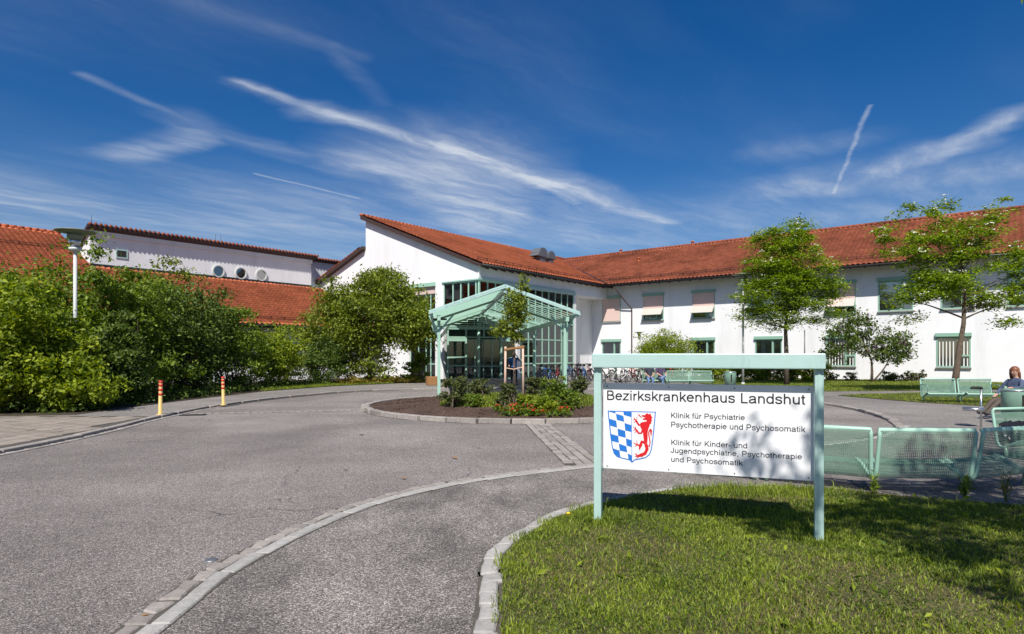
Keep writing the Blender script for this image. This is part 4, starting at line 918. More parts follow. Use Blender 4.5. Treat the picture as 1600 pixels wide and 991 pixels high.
cells = [[(150,306),(222,307),(228,328)], [(312,310),(399,312),(399,368),(318,344)],
         [(230,330),(312,354),(322,420),(240,398)], [(152,384),(233,408),(243,484),(168,462)], [(325,432),(400,456),(400,532),(332,514)],
         [(247,494),(332,520),(338,597),(255,575)], [(172,552),(255,576),(262,652),(186,632)], [(340,602),(402,624),(402,700),(348,682)],
         [(262,660),(345,690),(355,757),(272,738)], [(198,712),(270,738),(278,808),(250,798),(217,764)], [(360,768),(403,790),(405,852),(381,833),(368,830)]]
flat('crest_lozenges', cells, blue_print, 0.0026, crest)
flat('crest_divider', [[(399,312),(404,312),(410,856),(404,852)]], blue_print, 0.0034, crest)
body = [(575,322),(592,336),(612,326),(622,355),(634,375),(622,388),(632,405),(618,418),(624,434),(606,446),(600,470),(588,500),(580,545),(581,600),(577,652),(545,662),(535,600),(528,540),(512,500),(498,470),(500,430),(530,420),(568,415),(568,400),(532,397),(522,385),(560,372),(520,362),(515,342),(545,346)]
strokes = [([(520,450),(484,455),(458,415),(440,388)], 22), ([(440,388),(425,368)], 10), ([(442,390),(416,402)], 10), ([(452,405),(424,432)], 10), ([(456,408),(466,358)], 10),
    ([(520,515),(512,545),(482,545),(458,512),(440,490)], 20), ([(440,490),(420,478)], 10), ([(445,500),(422,520)], 10), ([(458,515),(436,546)], 10), ([(450,498),(441,463)], 10),
    ([(515,372),(488,350),(470,328)], 9), ([(484,349),(500,338)], 8),
    ([(555,650),(515,640),(502,680),(488,722)], 34), ([(505,690),(470,672),(436,660)], 16), ([(468,672),(436,695)], 10), ([(466,670),(458,622)], 10), ([(450,665),(422,648)], 10), ([(490,715),(498,735)], 12),
    ([(560,660),(575,720),(552,768),(505,788),(455,800)], 36), ([(470,792),(438,768)], 11), ([(470,797),(436,800)], 11), ([(490,798),(455,824)], 11), ([(510,788),(528,816)], 11), ([(458,790),(458,762)], 9),
    ([(565,680),(600,686),(608,645),(600,595),(591,548),(600,515),(616,512),(622,545),(617,582)], 13), ([(606,500),(620,520),(615,555)], 24), ([(600,690),(606,702)], 9)]
lion = [body]
for pts, w in strokes:
    pts = [Vector(p) for p in pts]; l = []; r_ = []
    for i, p in enumerate(pts):
        d = (pts[min(i+1, len(pts)-1)] - pts[max(i-1, 0)]).normalized(); n = Vector((-d.y, d.x)); f_ = 1.0 if len(pts) > 2 and i < len(pts)-1 else (0.35 if i == len(pts)-1 else 1.0)
        l.append(p + n*w/2*f_); r_.append(p - n*w/2*f_)
    lion.append([tuple(p) for p in l] + [tuple(p) for p in r_[::-1]])
m = MB()
for k, q in enumerate(lion):
    pts = [Vector((*CR(*p), 0)) for p in q]; tri = tessellate_polygon([pts]); m.add([(p.x, PF - 0.0036 - 0.00005*k, p.y) for p in pts], [tuple(t) for t in tri])
m.build('crest_beast', red_print, crest)

# ------------------------------------------------------------------ lamps, bollards, bins, planter
def lamp(label, x, y, zb, h, disc, group='disc lamp posts'):
    t = thing('street_lamp', label, 'lamp', (x, y, zb), 0, group); s = disc / 1.1
    m = MB(); m.tube([(0, 0, -0.05), (0, 0, h*0.42), (0, 0, h - 0.62*s)], [0.065*s + 0.01, 0.055*s, 0.05*s], 12); m.lathe([(0.10*s, -0.02), (0.10*s, 0.1), (0.07*s, 0.14)], 14); m.build('pole', lamp_white, t)
    m = MB(); m.lathe([(0.06*s, h - 0.66*s), (0.17*s, h - 0.60*s), (0.18*s, h - 0.53*s), (0.08*s, h - 0.50*s)], 18); m.build('collar', lamp_white, t)
    m = MB(); m.lathe([(0.12*s, h - 0.50*s), (0.15*s, h - 0.36*s), (0.15*s, h - 0.28*s)], 18); m.build('lantern', steel, t)
    m = MB(); m.lathe([(0.16*s, h - 0.28*s), (0.22*s, h - 0.20*s), (0.20*s, h - 0.10*s)], 18); m.build('housing', lamp_disc, t)
    m = MB(); m.lathe([(0.20*s, h - 0.10*s), (0.54*s, h - 0.045*s), (0.55*s, h - 0.02*s), (0.30*s, h + 0.03*s), (0.05*s, h + 0.045*s)], 28); m.build('reflector_disc', lamp_disc, t)
    return t
lamp('tall lamp post with wide disc top rising from the left shrubs', -13.65, 19.5, PZ + 0.01, 5.48, 1.12)
lamp('tall white lamp post with disc top beside the flowering rowan tree', (1161 - 800) / F * 33.5, 33.5, PZ, 5.95, 1.08)
lamp('small distant lamp with disc top above the yellow-green bush', (998.5 - 800) / F * 46, 46, PZ, 3.3, 0.72)
for px, py, lab in ((250, 648.5, 'yellow bollard with red bands nearest the left shrubs'), (349, 633.5, 'yellow bollard with red bands further along the left kerb')):
    p = G(px, py, PZ); t = thing('bollard', lab, 'bollard', p, 0, 'banded bollards on the left kerb')
    m = MB(); m.lathe([(0.09, 0.0), (0.09, 0.025), (0.047, 0.03), (0.047, 0.88), (0.043, 0.905), (0.02, 0.915)], 18); m.build('shaft', bollard_yellow, t)
    for z in (0.52, 0.64, 0.76, 0.85): m = MB(); m.lathe([(0.0485, z), (0.0485, z + 0.065)], 18); m.build('reflective_band', bollard_red, t)
    t.rotation_euler = (0, R(1.5 if px < 300 else -1.0), 0)
def bin_(label, x, y, s=1.0, parent=None):
    t = thing('litter_bin', label, 'bin', (x, y, PZ), 0, 'round litter bins')
    m = MB(); m.lathe([(0.20*s, 0.16), (0.245*s, 0.17), (0.25*s, 0.75), (0.235*s, 0.80), (0.2*s, 0.81)], 20); m.build('drum', mint_bench, t)
    m = MB(); m.tube([(0, 0.27*s, -0.02), (0, 0.27*s, 0.86)], 0.03, 8); m.build('post', mint_bench, t)
    m = MB(); m.lathe([(0.255*s, 0.76), (0.255*s, 0.79)], 20); m.build('rim', steel, t)
    m = MB(); m.bar((-0.04, -0.252*s, 0.32), (-0.04, -0.252*s, 0.68), 0.06, 0.012, up=(0, 1, 0)); m.build('ashtray_slot', dark_metal, t)
    return t
bin_('mint litter bin on the lawn seen under the sign beam', (1141 - 800) / F * 30.0, 30.0, 1.1)
bin_('mint litter bin beside the person with the denim jacket', (1587 - 800) / F * 14.6, 14.6, 1.12)
pl = thing('planter', 'wooden box planter beside the left pergola posts', 'planter', (-4.25, 33.2, PZ), 0.3)
for k in range(4): m = MB(); m.box(-0.3, 0.3, -0.3, -0.275, 0.03 + k*0.11, 0.13 + k*0.11); m.box(-0.3, 0.3, 0.275, 0.3, 0.03 + k*0.11, 0.13 + k*0.11); m.box(-0.3, -0.275, -0.274, 0.274, 0.03 + k*0.11, 0.13 + k*0.11); m.box(0.275, 0.3, -0.274, 0.274, 0.03 + k*0.11, 0.13 + k*0.11); m.build('board', stake_brown, pl)
m = MB(); m.box(-0.27, 0.27, -0.27, 0.27, 0.0, 0.38); m.build('soil', earth, pl)

# ------------------------------------------------------------------ mesh benches
PROF = [(0.02, 0.80), (0.00, 0.775), (0.012, 0.68), (0.035, 0.54), (0.06, 0.40), (0.08, 0.29), (0.115, 0.22), (0.18, 0.205), (0.30, 0.255), (0.45, 0.335), (0.545, 0.37), (0.585, 0.36), (0.60, 0.33)]
PROF = [(y, 0.17 + (z - 0.205) * 1.0) for y, z in PROF]
def profile(n):
    pts = crom([(0, p[0], p[1]) for p in PROF], 6); L = [0]
    for a, b in zip(pts[:-1], pts[1:]): L.append(L[-1] + (b - a).length)
    out = []
    for s in np.linspace(0, L[-1], n): out.append((float(np.interp(s, L, [p.y for p in pts])), float(np.interp(s, L, [p.z for p in pts]))))
    return out
def lattice(W, step, wire):
    """woven steel mesh bent to the seat: ribbons across and down"""
    pr = profile(46); V = []; Fc = []; n = 0
    xs = np.arange(-W/2 + 0.03, W/2 - 0.025, step)
    py_ = np.array([p[0] for p in pr]); pz_ = np.array([p[1] for p in pr]); k = len(pr)
    for x in xs:
        a = np.stack([np.full(k, x - wire/2), py_, pz_], 1); b = a + (wire, 0, 0); V += [a, b]; i = np.arange(k-1)
        Fc.append(np.stack([n+i, n+k+i, n+k+i+1, n+i+1], 1)); n += 2*k
    pf = profile(int(1.30 / step) + 1)
    d = np.gradient(np.array(pf), axis=0); d /= np.linalg.norm(d, axis=1)[:, None]
    for (y, z), t in zip(pf, d):
        a = np.array([(-W/2 + 0.02, y - t[0]*wire/2, z - t[1]*wire/2 + 0.001), (W/2 - 0.02, y - t[0]*wire/2, z - t[1]*wire/2 + 0.001), (W/2 - 0.02, y + t[0]*wire/2, z + t[1]*wire/2 + 0.001), (-W/2 + 0.02, y + t[0]*wire/2, z + t[1]*wire/2 + 0.001)])
        V.append(a); Fc.append(np.array([[n, n+1, n+2, n+3]])); n += 4
    return np_mesh('mesh_shell', np.vstack(V), np.vstack(Fc))
LAT = {}
def bench(label, a, b, zb, fine=True, arms=(False, False), group='mint wire-mesh benches', legs=(True, True)):
    """a, b: ends of the back at ground level as seen from behind-left to right; seat lies on the left of a->b"""
    a = Vector((*a, 0)); b = Vector((*b, 0)); W = (b - a).length; mid = (a + b) / 2; d = b - a
    t = thing('bench', label, 'bench', (mid.x, mid.y, zb), math.atan2(d.y, d.x), group)
    key = (round(W, 2), fine)
    if key not in LAT: LAT[key] = lattice(W, 0.022 if fine else 0.036, 0.0082 if fine else 0.0135); LAT[key].materials.append(mint_bench)
    link('mesh_shell', LAT[key], None, t)['kind'] = 'stuff'
    pr = [(p[0], p[1]) for p in profile(26)]
    fr = [(-W/2 + 0.02, y, z) for y, z in pr] + [(W/2 - 0.02, y, z) for y, z in pr[::-1]]
    m = MB(); m.tube(fr, 0.024, 8, closed=True); m.build('tube_frame', mint, t)
    for s in (-1, 1):
        if not legs[0 if s < 0 else 1]: continue
        x = s * (W/2 - 0.02)
        m = MB(); m.tube([(x, 0.22, -0.01), (x, 0.22, 0.18)], 0.028, 10); m.bar((x, 0.14, 0.155), (x, 0.52, 0.295), 0.04, 0.035); m.build('leg', mint_bench, t)
        if arms[0 if s < 0 else 1]:
            m = MB(); m.tube([(x, 0.04, 0.58), (x, 0.14, 0.60), (x, 0.42, 0.59), (x, 0.52, 0.56), (x, 0.55, 0.48), (x, 0.545, 0.34)], 0.016, 8); m.build('armrest', mint_bench, t)
    return t
bench('mesh bench segment half hidden behind the right sign post', (3.20, 7.99), (4.25, 7.35), 0.008, legs=(True, False))
bench('empty mesh bench segment at right front, seen from behind in dappled shade', (4.30, 7.33), (5.42, 7.26), 0.008, legs=(False, True))
bench('mesh bench segment at the right edge nearest the camera', (5.47, 7.26), (6.52, 7.62), 0.008, legs=(False, True))
bench('mesh bench segment hidden behind the sign panel with only its legs showing', (2.16, 8.52), (3.12, 8.04), 0.008)
bench('mesh bench with a black jacket on it at the right edge', (8.85, 10.4), (7.80, 10.15), 0.008, legs=(True, True))
bz = PZ + 0.02
bench('far mesh bench segment, left of the pair facing the plaza', (15.02, 21.15), (13.95, 21.35), bz, False, (False, True))
bench('far mesh bench segment, right of the pair facing the plaza', (16.12, 21.0), (15.07, 21.14), bz, False, (True, False))
bench('far mesh bench segment on which the person in denim sits', (13.45, 15.35), (13.15, 16.45), 0.03, False, (True, True))
Yb = 32.3
def bxp(px, Y): return ((px - 800) / F * Y, Y)
bench('distant mesh bench carrying the two people in jeans', bxp(1040, Yb + .2), bxp(1004, Yb + 0.3), PZ, False, (False, True))
bench('distant empty mesh bench segment next to the two seated people', bxp(1076, Yb + .15), bxp(1041, Yb + .2), PZ, False)
bench('distant empty mesh bench segment at the right end of its row', bxp(1112, Yb), bxp(1077, Yb + .15), PZ, False, (True, False))

# ------------------------------------------------------------------ standing ashtray
p = G(1533, 668); t = thing('standing_ashtray', 'steel standing ashtray with black top between the right benches', 'ashtray', (p.x, p.y, 0.01))
m = MB(); m.tube([(0, 0, 0), (0, 0, 0.86)], 0.022, 10); m.build('pole', steel, t)
m = MB(); m.lathe([(0.03, 0.36), (0.2, 0.37), (0.22, 0.42), (0.20, 0.45), (0.1, 0.455)], 22, (-0.16, 0.02, 0)); m.build('tray', steel, t)
m = MB(); m.tube([(-0.24, 0, 0.88), (-0.2, 0, 0.895), (0.0, 0, 0.89), (0.03, 0, 0.87)], [0.02, 0.035, 0.035, 0.02], 10); m.build('handle', rubber, t)

# ------------------------------------------------------------------ bicycles
def bike_parts(col, seat_h=0.95, rack=True, basket=False, step=False):
    fm = mat('bicycle_paint', col, 0.3, coat=0.4); parts = []
    def wheel(x):
        m = MB(); n = 24; m.tube([(x + 0.335*math.cos(2*math.pi*k/n), 0, 0.345 + 0.335*math.sin(2*math.pi*k/n)) for k in range(n)], 0.019, 6, closed=True); ty = m.mesh('tyre')
        m = MB(); m.tube([(x + 0.305*math.cos(2*math.pi*k/n), 0, 0.345 + 0.305*math.sin(2*math.pi*k/n)) for k in range(n)], 0.011, 5, closed=True)
        for k in range(14):
            a = 2*math.pi*k/14; s = 0.025 if k % 2 else -0.025; m.bar((x, s, 0.345), (x + 0.30*math.cos(a), 0, 0.345 + 0.30*math.sin(a)), 0.004, 0.004)
        m.tube([(x, -0.04, 0.345), (x, 0.04, 0.345)], 0.022, 8); return ty, m.mesh('rim')
    f = MB(); bb = (0.0, 0, 0.29); ra = (-0.46, 0, 0.345); fa = (0.62, 0, 0.345); st = (-0.16, 0, 0.78); hd = (0.44, 0, 0.80); hb = (0.475, 0, 0.70)
    f.tube([bb, st], 0.018, 8); f.tube([bb, hb], 0.02, 8)
    f.tube([(-0.08, 0, 0.55), hb] if step else [st, hd], 0.018, 8); f.tube([hb, (0.42, 0, 0.90)], 0.02, 8)
    for s in (-0.045, 0.045): f.tube([bb, (ra[0], s, ra[2])], 0.011, 6); f.tube([st, (ra[0], s, ra[2])], 0.009, 6); f.tube([(hb[0], s*0.6, hb[2] - 0.02), (0.56, s, 0.50), (fa[0], s, fa[2])], 0.013, 6)
    fr = f.mesh('frame')
    h = MB(); h.tube([(0.42, 0, 0.90), (0.41, 0, 1.03)], 0.014, 6); h.tube([(0.30, -0.29, 1.04), (0.40, -0.2, 1.06), (0.43, 0, 1.03), (0.40, 0.2, 1.06), (0.30, 0.29, 1.04)], 0.013, 6); hbm = h.mesh('handlebar')
    s_ = MB(); s_.tube([st, (-0.19, 0, seat_h)], 0.014, 6); s_.tube([(-0.34, 0, seat_h + 0.02), (-0.28, 0, seat_h + 0.04), (-0.18, 0, seat_h + 0.035), (-0.05, 0, seat_h + 0.02)], [0.06, 0.09, 0.05, 0.02], 8); sm_ = s_.mesh('saddle')
    c_ = MB(); c_.tube([(0, -0.05, 0.29), (0, -0.055, 0.29)], 0.095, 16); c_.bar((0, -0.07, 0.29), (0.12, -0.07, 0.17), 0.02, 0.012); c_.bar((0, 0.07, 0.29), (-0.12, 0.07, 0.41), 0.02, 0.012); c_.box(0.08, 0.17, -0.15, -0.07, 0.155, 0.18); c_.box(-0.17, -0.08, 0.07, 0.15, 0.40, 0.425); c_.bar((0, -0.045, 0.37), (-0.46, -0.045, 0.38), 0.006, 0.012); c_.bar((0, -0.045, 0.21), (-0.46, -0.045, 0.31), 0.006, 0.012); cm = c_.mesh('crank')
    g = MB()
    for x, a0, a1 in ((-0.46, 0.05, 0.75), (0.62, 0.1, 0.8)):
        pts = [(x + 0.37*math.cos(math.pi*q), 0, 0.345 + 0.37*math.sin(math.pi*q)) for q in np.linspace(a0 + 0.15, a1 + 0.1, 9)]
        for p_, q_ in zip(pts[:-1], pts[1:]): g.bar(p_, q_, 0.05, 0.006, up=(0, 0, 1) if abs(p_[0] - x) < .25 else (1, 0, 0))
    gm = g.mesh('mudguard'); out = []
    for x in (-0.46, 0.62): ty, rm = wheel(x); out.append(('wheel', rm, steel, [('tyre', ty, rubber)]))
    out += [('frame', fr, fm, []), ('handlebar', hbm, dark_metal, []), ('saddle', sm_, rubber, []), ('crank', cm, dark_metal, []), ('mudguard', gm, dark_metal, [])]
    if rack:
        k = MB()
        for s in (-0.06, 0.06): k.tube([(-0.2, s, 0.74), (-0.75, s, 0.74)], 0.007, 5); k.tube([(-0.62, s, 0.74), (-0.46, s, 0.36)], 0.006, 5)
        for x in (-0.3, -0.5, -0.74): k.tube([(x, -0.06, 0.742), (x, 0.06, 0.742)], 0.006, 5)
        out.append(('rack', k.mesh('rack'), dark_metal, []))
    if basket:
        k = MB(); k.box(-0.76, -0.4, -0.15, 0.15, 0.755, 0.76)
        for z in (0.82, 0.88, 0.95): k.tube([(-0.76, -0.15, z), (-0.4, -0.15, z), (-0.4, 0.15, z), (-0.76, 0.15, z)], 0.008, 4, closed=True)
        for x in (-0.76, -0.64, -0.52, -0.4): k.bar((x, -0.15, 0.76), (x, -0.15, 0.95), 0.008, 0.008); k.bar((x, 0.15, 0.76), (x, 0.15, 0.95), 0.008, 0.008)
        out.append(('basket', k.mesh('basket'), dark_metal, []))
    for nme, me, mt, subs in out:
        me.materials.append(mt)
        for s in subs: s[1].materials.append(s[2])
    return out
def bike(label, x, y, zb, rz, parts, lean=0.06, flag=None):
    t = thing('bicycle', label, 'bicycle', (x, y, zb), rz, 'parked bicycles'); t.rotation_euler = (lean, 0, rz)
    for nme, me, mt, subs in parts:
        o = link(nme, me, None, t)
        for s in subs: link(s[0], s[1], None, o)
    m = MB(); m.bar((-0.05, 0.02, 0.27), (-0.12, 0.22, 0.0), 0.012, 0.012); m.build('kickstand', dark_metal, t)
    return t
BKS = {'black': bike_parts((0.02, 0.02, 0.025)), 'blue': bike_parts((0.02, 0.16, 0.5), basket=True), 'red': bike_parts((0.5, 0.02, 0.03)), 'silver': bike_parts((0.62, 0.62, 0.60), step=True), 'green': bike_parts((0.05, 0.16, 0.08), step=True), 'grey': bike_parts((0.16, 0.17, 0.19), basket=True)}
def bpx(px, Y): return (px - 800) / F * Y
rows = [(842, 35.9, 'black', 'black bicycle at the left end of the row under the pergola'), (850, 36.3, 'grey', 'grey bicycle with rear basket in the row under the pergola'), (858, 36.6, 'blue', 'blue bicycle with rear basket in the row behind the pergola post'),
        (866, 37.0, 'black', 'black bicycle just right of the blue one under the pergola'), (873, 37.4, 'red', 'red bicycle left of the front right pergola post'), (880, 37.8, 'green', 'dark green bicycle behind the front right pergola post'),
        (898, 38.2, 'grey', 'grey bicycle with basket just right of the pergola'), (906, 38.4, 'black', 'black bicycle between grey and blue ones right of the pergola'), (914, 38.5, 'blue', 'blue bicycle with basket in the shaded corner of the building'),
        (921, 38.4, 'red', 'red bicycle in the shaded corner next to the blue one'), (928, 38.2, 'black', 'black bicycle at the left sign post'), (938, 37.6, 'red', 'red bicycle partly behind the left sign post'),
        (962, 37.0, 'green', 'dark green bicycle behind the silver step-through bicycle'), (976, 36.9, 'black', 'black bicycle behind the front wheel of the silver bicycle'), (1003, 36.6, 'grey', 'grey bicycle behind the people on the bench'),
        (1050, 36.2, 'red', 'red bicycle behind the empty distant bench'), (1068, 36.0, 'silver', 'silver bicycle behind the distant bench segments'), (1086, 35.9, 'black', 'black bicycle at the right end of the row by the hedge')]
rows += [(846, 37.2, 'red', 'red bicycle at the back of the row under the pergola'), (861, 37.9, 'green', 'dark green bicycle at the back behind the blue one'), (892, 39.4, 'blue', 'blue bicycle behind the right pergola posts'), (902, 39.8, 'red', 'red bicycle at the back of the shaded corner'), (918, 39.9, 'silver', 'silver bicycle at the back of the shaded corner'), (934, 39.2, 'grey', 'grey bicycle at the back beside the sign post'), (950, 37.6, 'black', 'black bicycle behind the rear wheel of the silver step-through'), (990, 37.4, 'red', 'red bicycle between the silver one and the bench'), (1030, 36.6, 'blue', 'blue bicycle behind the two seated people')]
rb = random.Random(4)
for px, Y, kcol, lab in rows: bike(lab, bpx(px, Y), Y, PZ, R(rb.uniform(225, 262)), BKS[kcol], rb.uniform(-0.02, 0.12))
bike('silver step-through bicycle standing side-on under the sign beam', bpx(968, 31.9), 31.9, PZ, R(12), BKS['silver'], 0.05)

# ------------------------------------------------------------------ people
def person(label, J, rad, cols, hair=None, face=None, loc=(0, 0, 0), rz=0.0, name='person'):
    """J: joint -> position, bones as pairs; one skinned surface, coloured by nearest bone"""
    t = thing(name, label, 'person', loc, rz)
    bones = [('pelvis', 'waist'), ('waist', 'chest'), ('chest', 'neck'), ('neck', 'head0'), ('head0', 'head1'), ('head1', 'head2')]
    for s in 'lr':
        bones += [('chest', 'sh' + s), ('sh' + s, 'el' + s), ('el' + s, 'wr' + s), ('wr' + s, 'palm' + s), ('pelvis', 'hip' + s), ('hip' + s, 'kn' + s), ('kn' + s, 'an' + s), ('an' + s, 'toe' + s)]
    names = list(J); idx = {n: i for i, n in enumerate(names)}
    V = [Vector(J[n]) for n in names]; E = [(idx[a], idx[b]) for a, b in bones if a in idx and b in idx]; Rr = [rad.get(n, rad.get(n[:-1], 0.05)) for n in names]
    for s in 'lr':                                    # five fingers from each palm
        if 'palm' + s not in J: continue
        w = Vector(J['wr' + s]); p = Vector(J['palm' + s]); d = (p - w).normalized(); side = d.cross(Vector((0, 0, 1)))
        side = side.normalized() if side.length > 0.05 else Vector((1, 0, 0)); dn = side.cross(d).normalized() * -1
        for k, (o, L) in enumerate(((-0.030, 0.060), (-0.010, 0.072), (0.010, 0.068), (0.030, 0.052))):
            b = p + side * o; i0 = len(V); V += [b + d*L*0.55 + dn*0.008, b + d*L + dn*0.03]; Rr += [0.0085, 0.0075]; E += [(idx['palm' + s], i0), (i0, i0 + 1)]
        i0 = len(V); b = w.lerp(p, 0.5); V += [b - side*0.045 + d*0.015, b - side*0.06 + d*0.05]; Rr += [0.011, 0.009]; E += [(idx['wr' + s], i0), (i0, i0 + 1)]
    me = bpy.data.meshes.new('body'); me.from_pydata(V, E, []); ob = bpy.data.objects.new('body', me); C.objects.link(ob)
    sk = ob.modifiers.new('skin', 'SKIN'); sk.use_smooth_shade = True; sk.branch_smoothing = 0.4
    sv = me.skin_vertices[0].data
    for i, r_ in enumerate(Rr):
        f = 1.0
        if i < len(names) and names[i] in ('pelvis', 'waist', 'chest'): sv[i].radius = (r_, r_ * 0.72)
        else: sv[i].radius = (r_, r_)
    sv[idx['pelvis']].use_root = True
    ob.modifiers.new('sub', 'SUBSURF').levels = 2; ob.modifiers['sub'].render_levels = 2
    dg = bpy.context.evaluated_depsgraph_get(); dg.update(); bm_ = bpy.data.meshes.new_from_object(ob.evaluated_get(dg)); bpy.data.objects.remove(ob)
    order = list(dict.fromkeys(cols.values())); bm_.materials.clear()
    for k in order: bm_.materials.append(MATS[k])
    cand = [(idx[a], idx[b], cols.get(b, cols.get(b[:-1], order[0]))) for a, b in bones if a in idx and b in idx]
    for p in bm_.polygons:
        c = p.center; best = None
        for a, b, k in cand:
            A = V[a]; B = V[b]; ab = B - A; tt = max(0, min(1, (c - A).dot(ab) / max(ab.length_squared, 1e-9))); dd = (c - A - ab * tt).length - 0.5 * (Rr[a] + (Rr[b] - Rr[a]) * tt)
            if best is None or dd < best[0]: best = (dd, k)
        p.material_index = order.index(best[1]); p.use_smooth = True
    link('body', bm_, None, t)
    h0, h1, h2 = Vector(J['head0']), Vector(J['head1']), Vector(J['head2']); up = (h2 - h0).normalized()
    fw = Vector(face or (0, -1, 0)); fw = (fw - up * fw.dot(up)).normalized(); sd_ = fw.cross(up)
    def blob(name_, c, rx, ru, rf, mt, n=10):
        m = MB(); m.smooth = True; vs = []; fs = []
        for i in range(n + 1):
            th = math.pi * i / n
            for j in range(2*n): ph = math.pi * j / n; vs.append(c + sd_*(rx*math.sin(th)*math.cos(ph)) + fw*(rf*math.sin(th)*math.sin(ph)) + up*(ru*math.cos(th)))
        for i in range(n):
            for j in range(2*n): fs.append((i*2*n+j, i*2*n+(j+1) % (2*n), (i+1)*2*n+(j+1) % (2*n), (i+1)*2*n+j))
        m.add(vs, fs); return m.build(name_, mt, t)
    if hair:
        kind, hm = hair
        if kind == 'short': blob('hair', h1 + up*0.045 - fw*0.022, 0.088, 0.085, 0.092, MATS[hm])
        else:
            blob('hair', h1 + up*0.03 - fw*0.03, 0.105, 0.105, 0.105, MATS[hm])
            m = MB()
            for k in range(26):
                a = math.pi * (0.02 + 0.96*k/25) ; o = sd_*(0.095*math.cos(a)) - fw*(0.085*math.sin(a)) ; q = h1 + o
                m.tube([q + up*0.06, q*1.0 + o*0.12 - up*0.06, q + o*0.1 - up*0.16 + fw*0.01, q + o*0.05 - up*(0.22 + 0.02*math.sin(k*5))], [0.014, 0.022, 0.02, 0.006], 6)
            m.build('hair_strands', MATS[hm], t)
    for s in (-1, 1):
        blob('eye', h1 + fw*0.078 + sd_*(0.032*s) + up*0.012, 0.012, 0.008, 0.008, MATS['eye_dark'], 5); blob('ear', h1 + sd_*(0.083*s) - up*0.005, 0.012, 0.03, 0.02, MATS['skin'], 6)
    blob('nose', h1 + fw*0.092 - up*0.02, 0.014, 0.024, 0.02, MATS['skin'], 6); blob('mouth', h1 + fw*0.08 - up*0.062, 0.024, 0.006, 0.008, MATS['lip'], 5)
    return t
mat('eye_dark', (0.03, 0.02, 0.015), 0.3); mat('lip', (0.40, 0.16, 0.13), 0.5); mat('shirt_blue', (0.03, 0.13, 0.42), 0.8, var=0.15, scale=20); mat('trousers_navy', (0.012, 0.014, 0.03), 0.8)
mat('denim', (0.13, 0.22, 0.40), 0.85, var=0.3, scale=14); mat('tshirt_dark', (0.03, 0.03, 0.05), 0.85); mat('tshirt_plum', (0.06, 0.035, 0.08), 0.85); mat('trousers_brown', (0.09, 0.07, 0.055), 0.85, var=0.2, scale=12); mat('shoe_dark', (0.03, 0.025, 0.025), 0.6)
mat('hair_auburn', (0.20, 0.07, 0.03), 0.5, var=0.3, scale=40); mat('hair_dark', (0.02, 0.015, 0.01), 0.5); mat('jacket_denim_shaded', (0.065, 0.09, 0.15), 0.85, var=0.4, scale=9); mat('sleeve_black', (0.015, 0.015, 0.018), 0.7)
RAD = dict(pelvis=0.15, waist=0.135, chest=0.155, neck=0.058, head0=0.068, head1=0.098, head2=0.075, shl=0.075, shr=0.075, ell=0.046, elr=0.046, wrl=0.030, wrr=0.030, palml=0.034, palmr=0.034, hipl=0.10, hipr=0.10, knl=0.065, knr=0.065, anl=0.042, anr=0.042, toel=0.036, toer=0.036)
def colours(top, legs, arms_skin=True, shoe='shoe_dark', fore=None):
    c = dict(waist=top, chest=top, neck=top, head0='skin', head1='skin', head2='skin')
    for s in 'lr': c.update({'sh'+s: top, 'el'+s: top, 'wr'+s: fore or ('skin' if arms_skin else top), 'palm'+s: 'skin', 'hip'+s: legs, 'kn'+s: legs, 'an'+s: legs, 'toe'+s: shoe})
    return c
# person at the door, phone at the ear
J = dict(pelvis=(0, 0, 0.94), waist=(0, 0.01, 1.10), chest=(0, 0.0, 1.34), neck=(0, 0, 1.50), head0=(0.0, -0.01, 1.57), head1=(0, -0.02, 1.66), head2=(0, -0.01, 1.735),
    shl=(-0.17, 0, 1.42), ell=(-0.27, 0.02, 1.14), wrl=(-0.24, -0.10, 0.92), palml=(-0.23, -0.13, 0.85), shr=(0.17, 0, 1.42), elr=(0.34, -0.08, 1.27), wrr=(0.15, -0.10, 1.53), palmr=(0.115, -0.07, 1.60),
    hipl=(-0.10, 0, 0.88), knl=(-0.12, -0.02, 0.48), anl=(-0.13, 0.02, 0.08), toel=(-0.15, -0.13, 0.035), hipr=(0.10, 0, 0.88), knr=(0.12, -0.02, 0.48), anr=(0.14, 0.02, 0.08), toer=(0.17, -0.13, 0.035))
person('person in blue polo shirt and dark trousers standing at the door with a phone', J, RAD, colours('shirt_blue', 'trousers_navy'), ('short', 'hair_dark'), (0.1, -1, 0), (bpx(803, 32.8), 32.8, PZ), 0.1)
ph_ = MB(); ph_.box(-0.012, 0.012, -0.03, 0.03, 0, 0.13); po = ph_.build('phone', rubber, None); tag(po, 'dark mobile phone held to the ear by the person at the door', 'phone'); po.location = (bpx(803, 32.8) + 0.105, 32.77, PZ + 1.58); po.rotation_euler = (0.2, -0.2, 0.1)
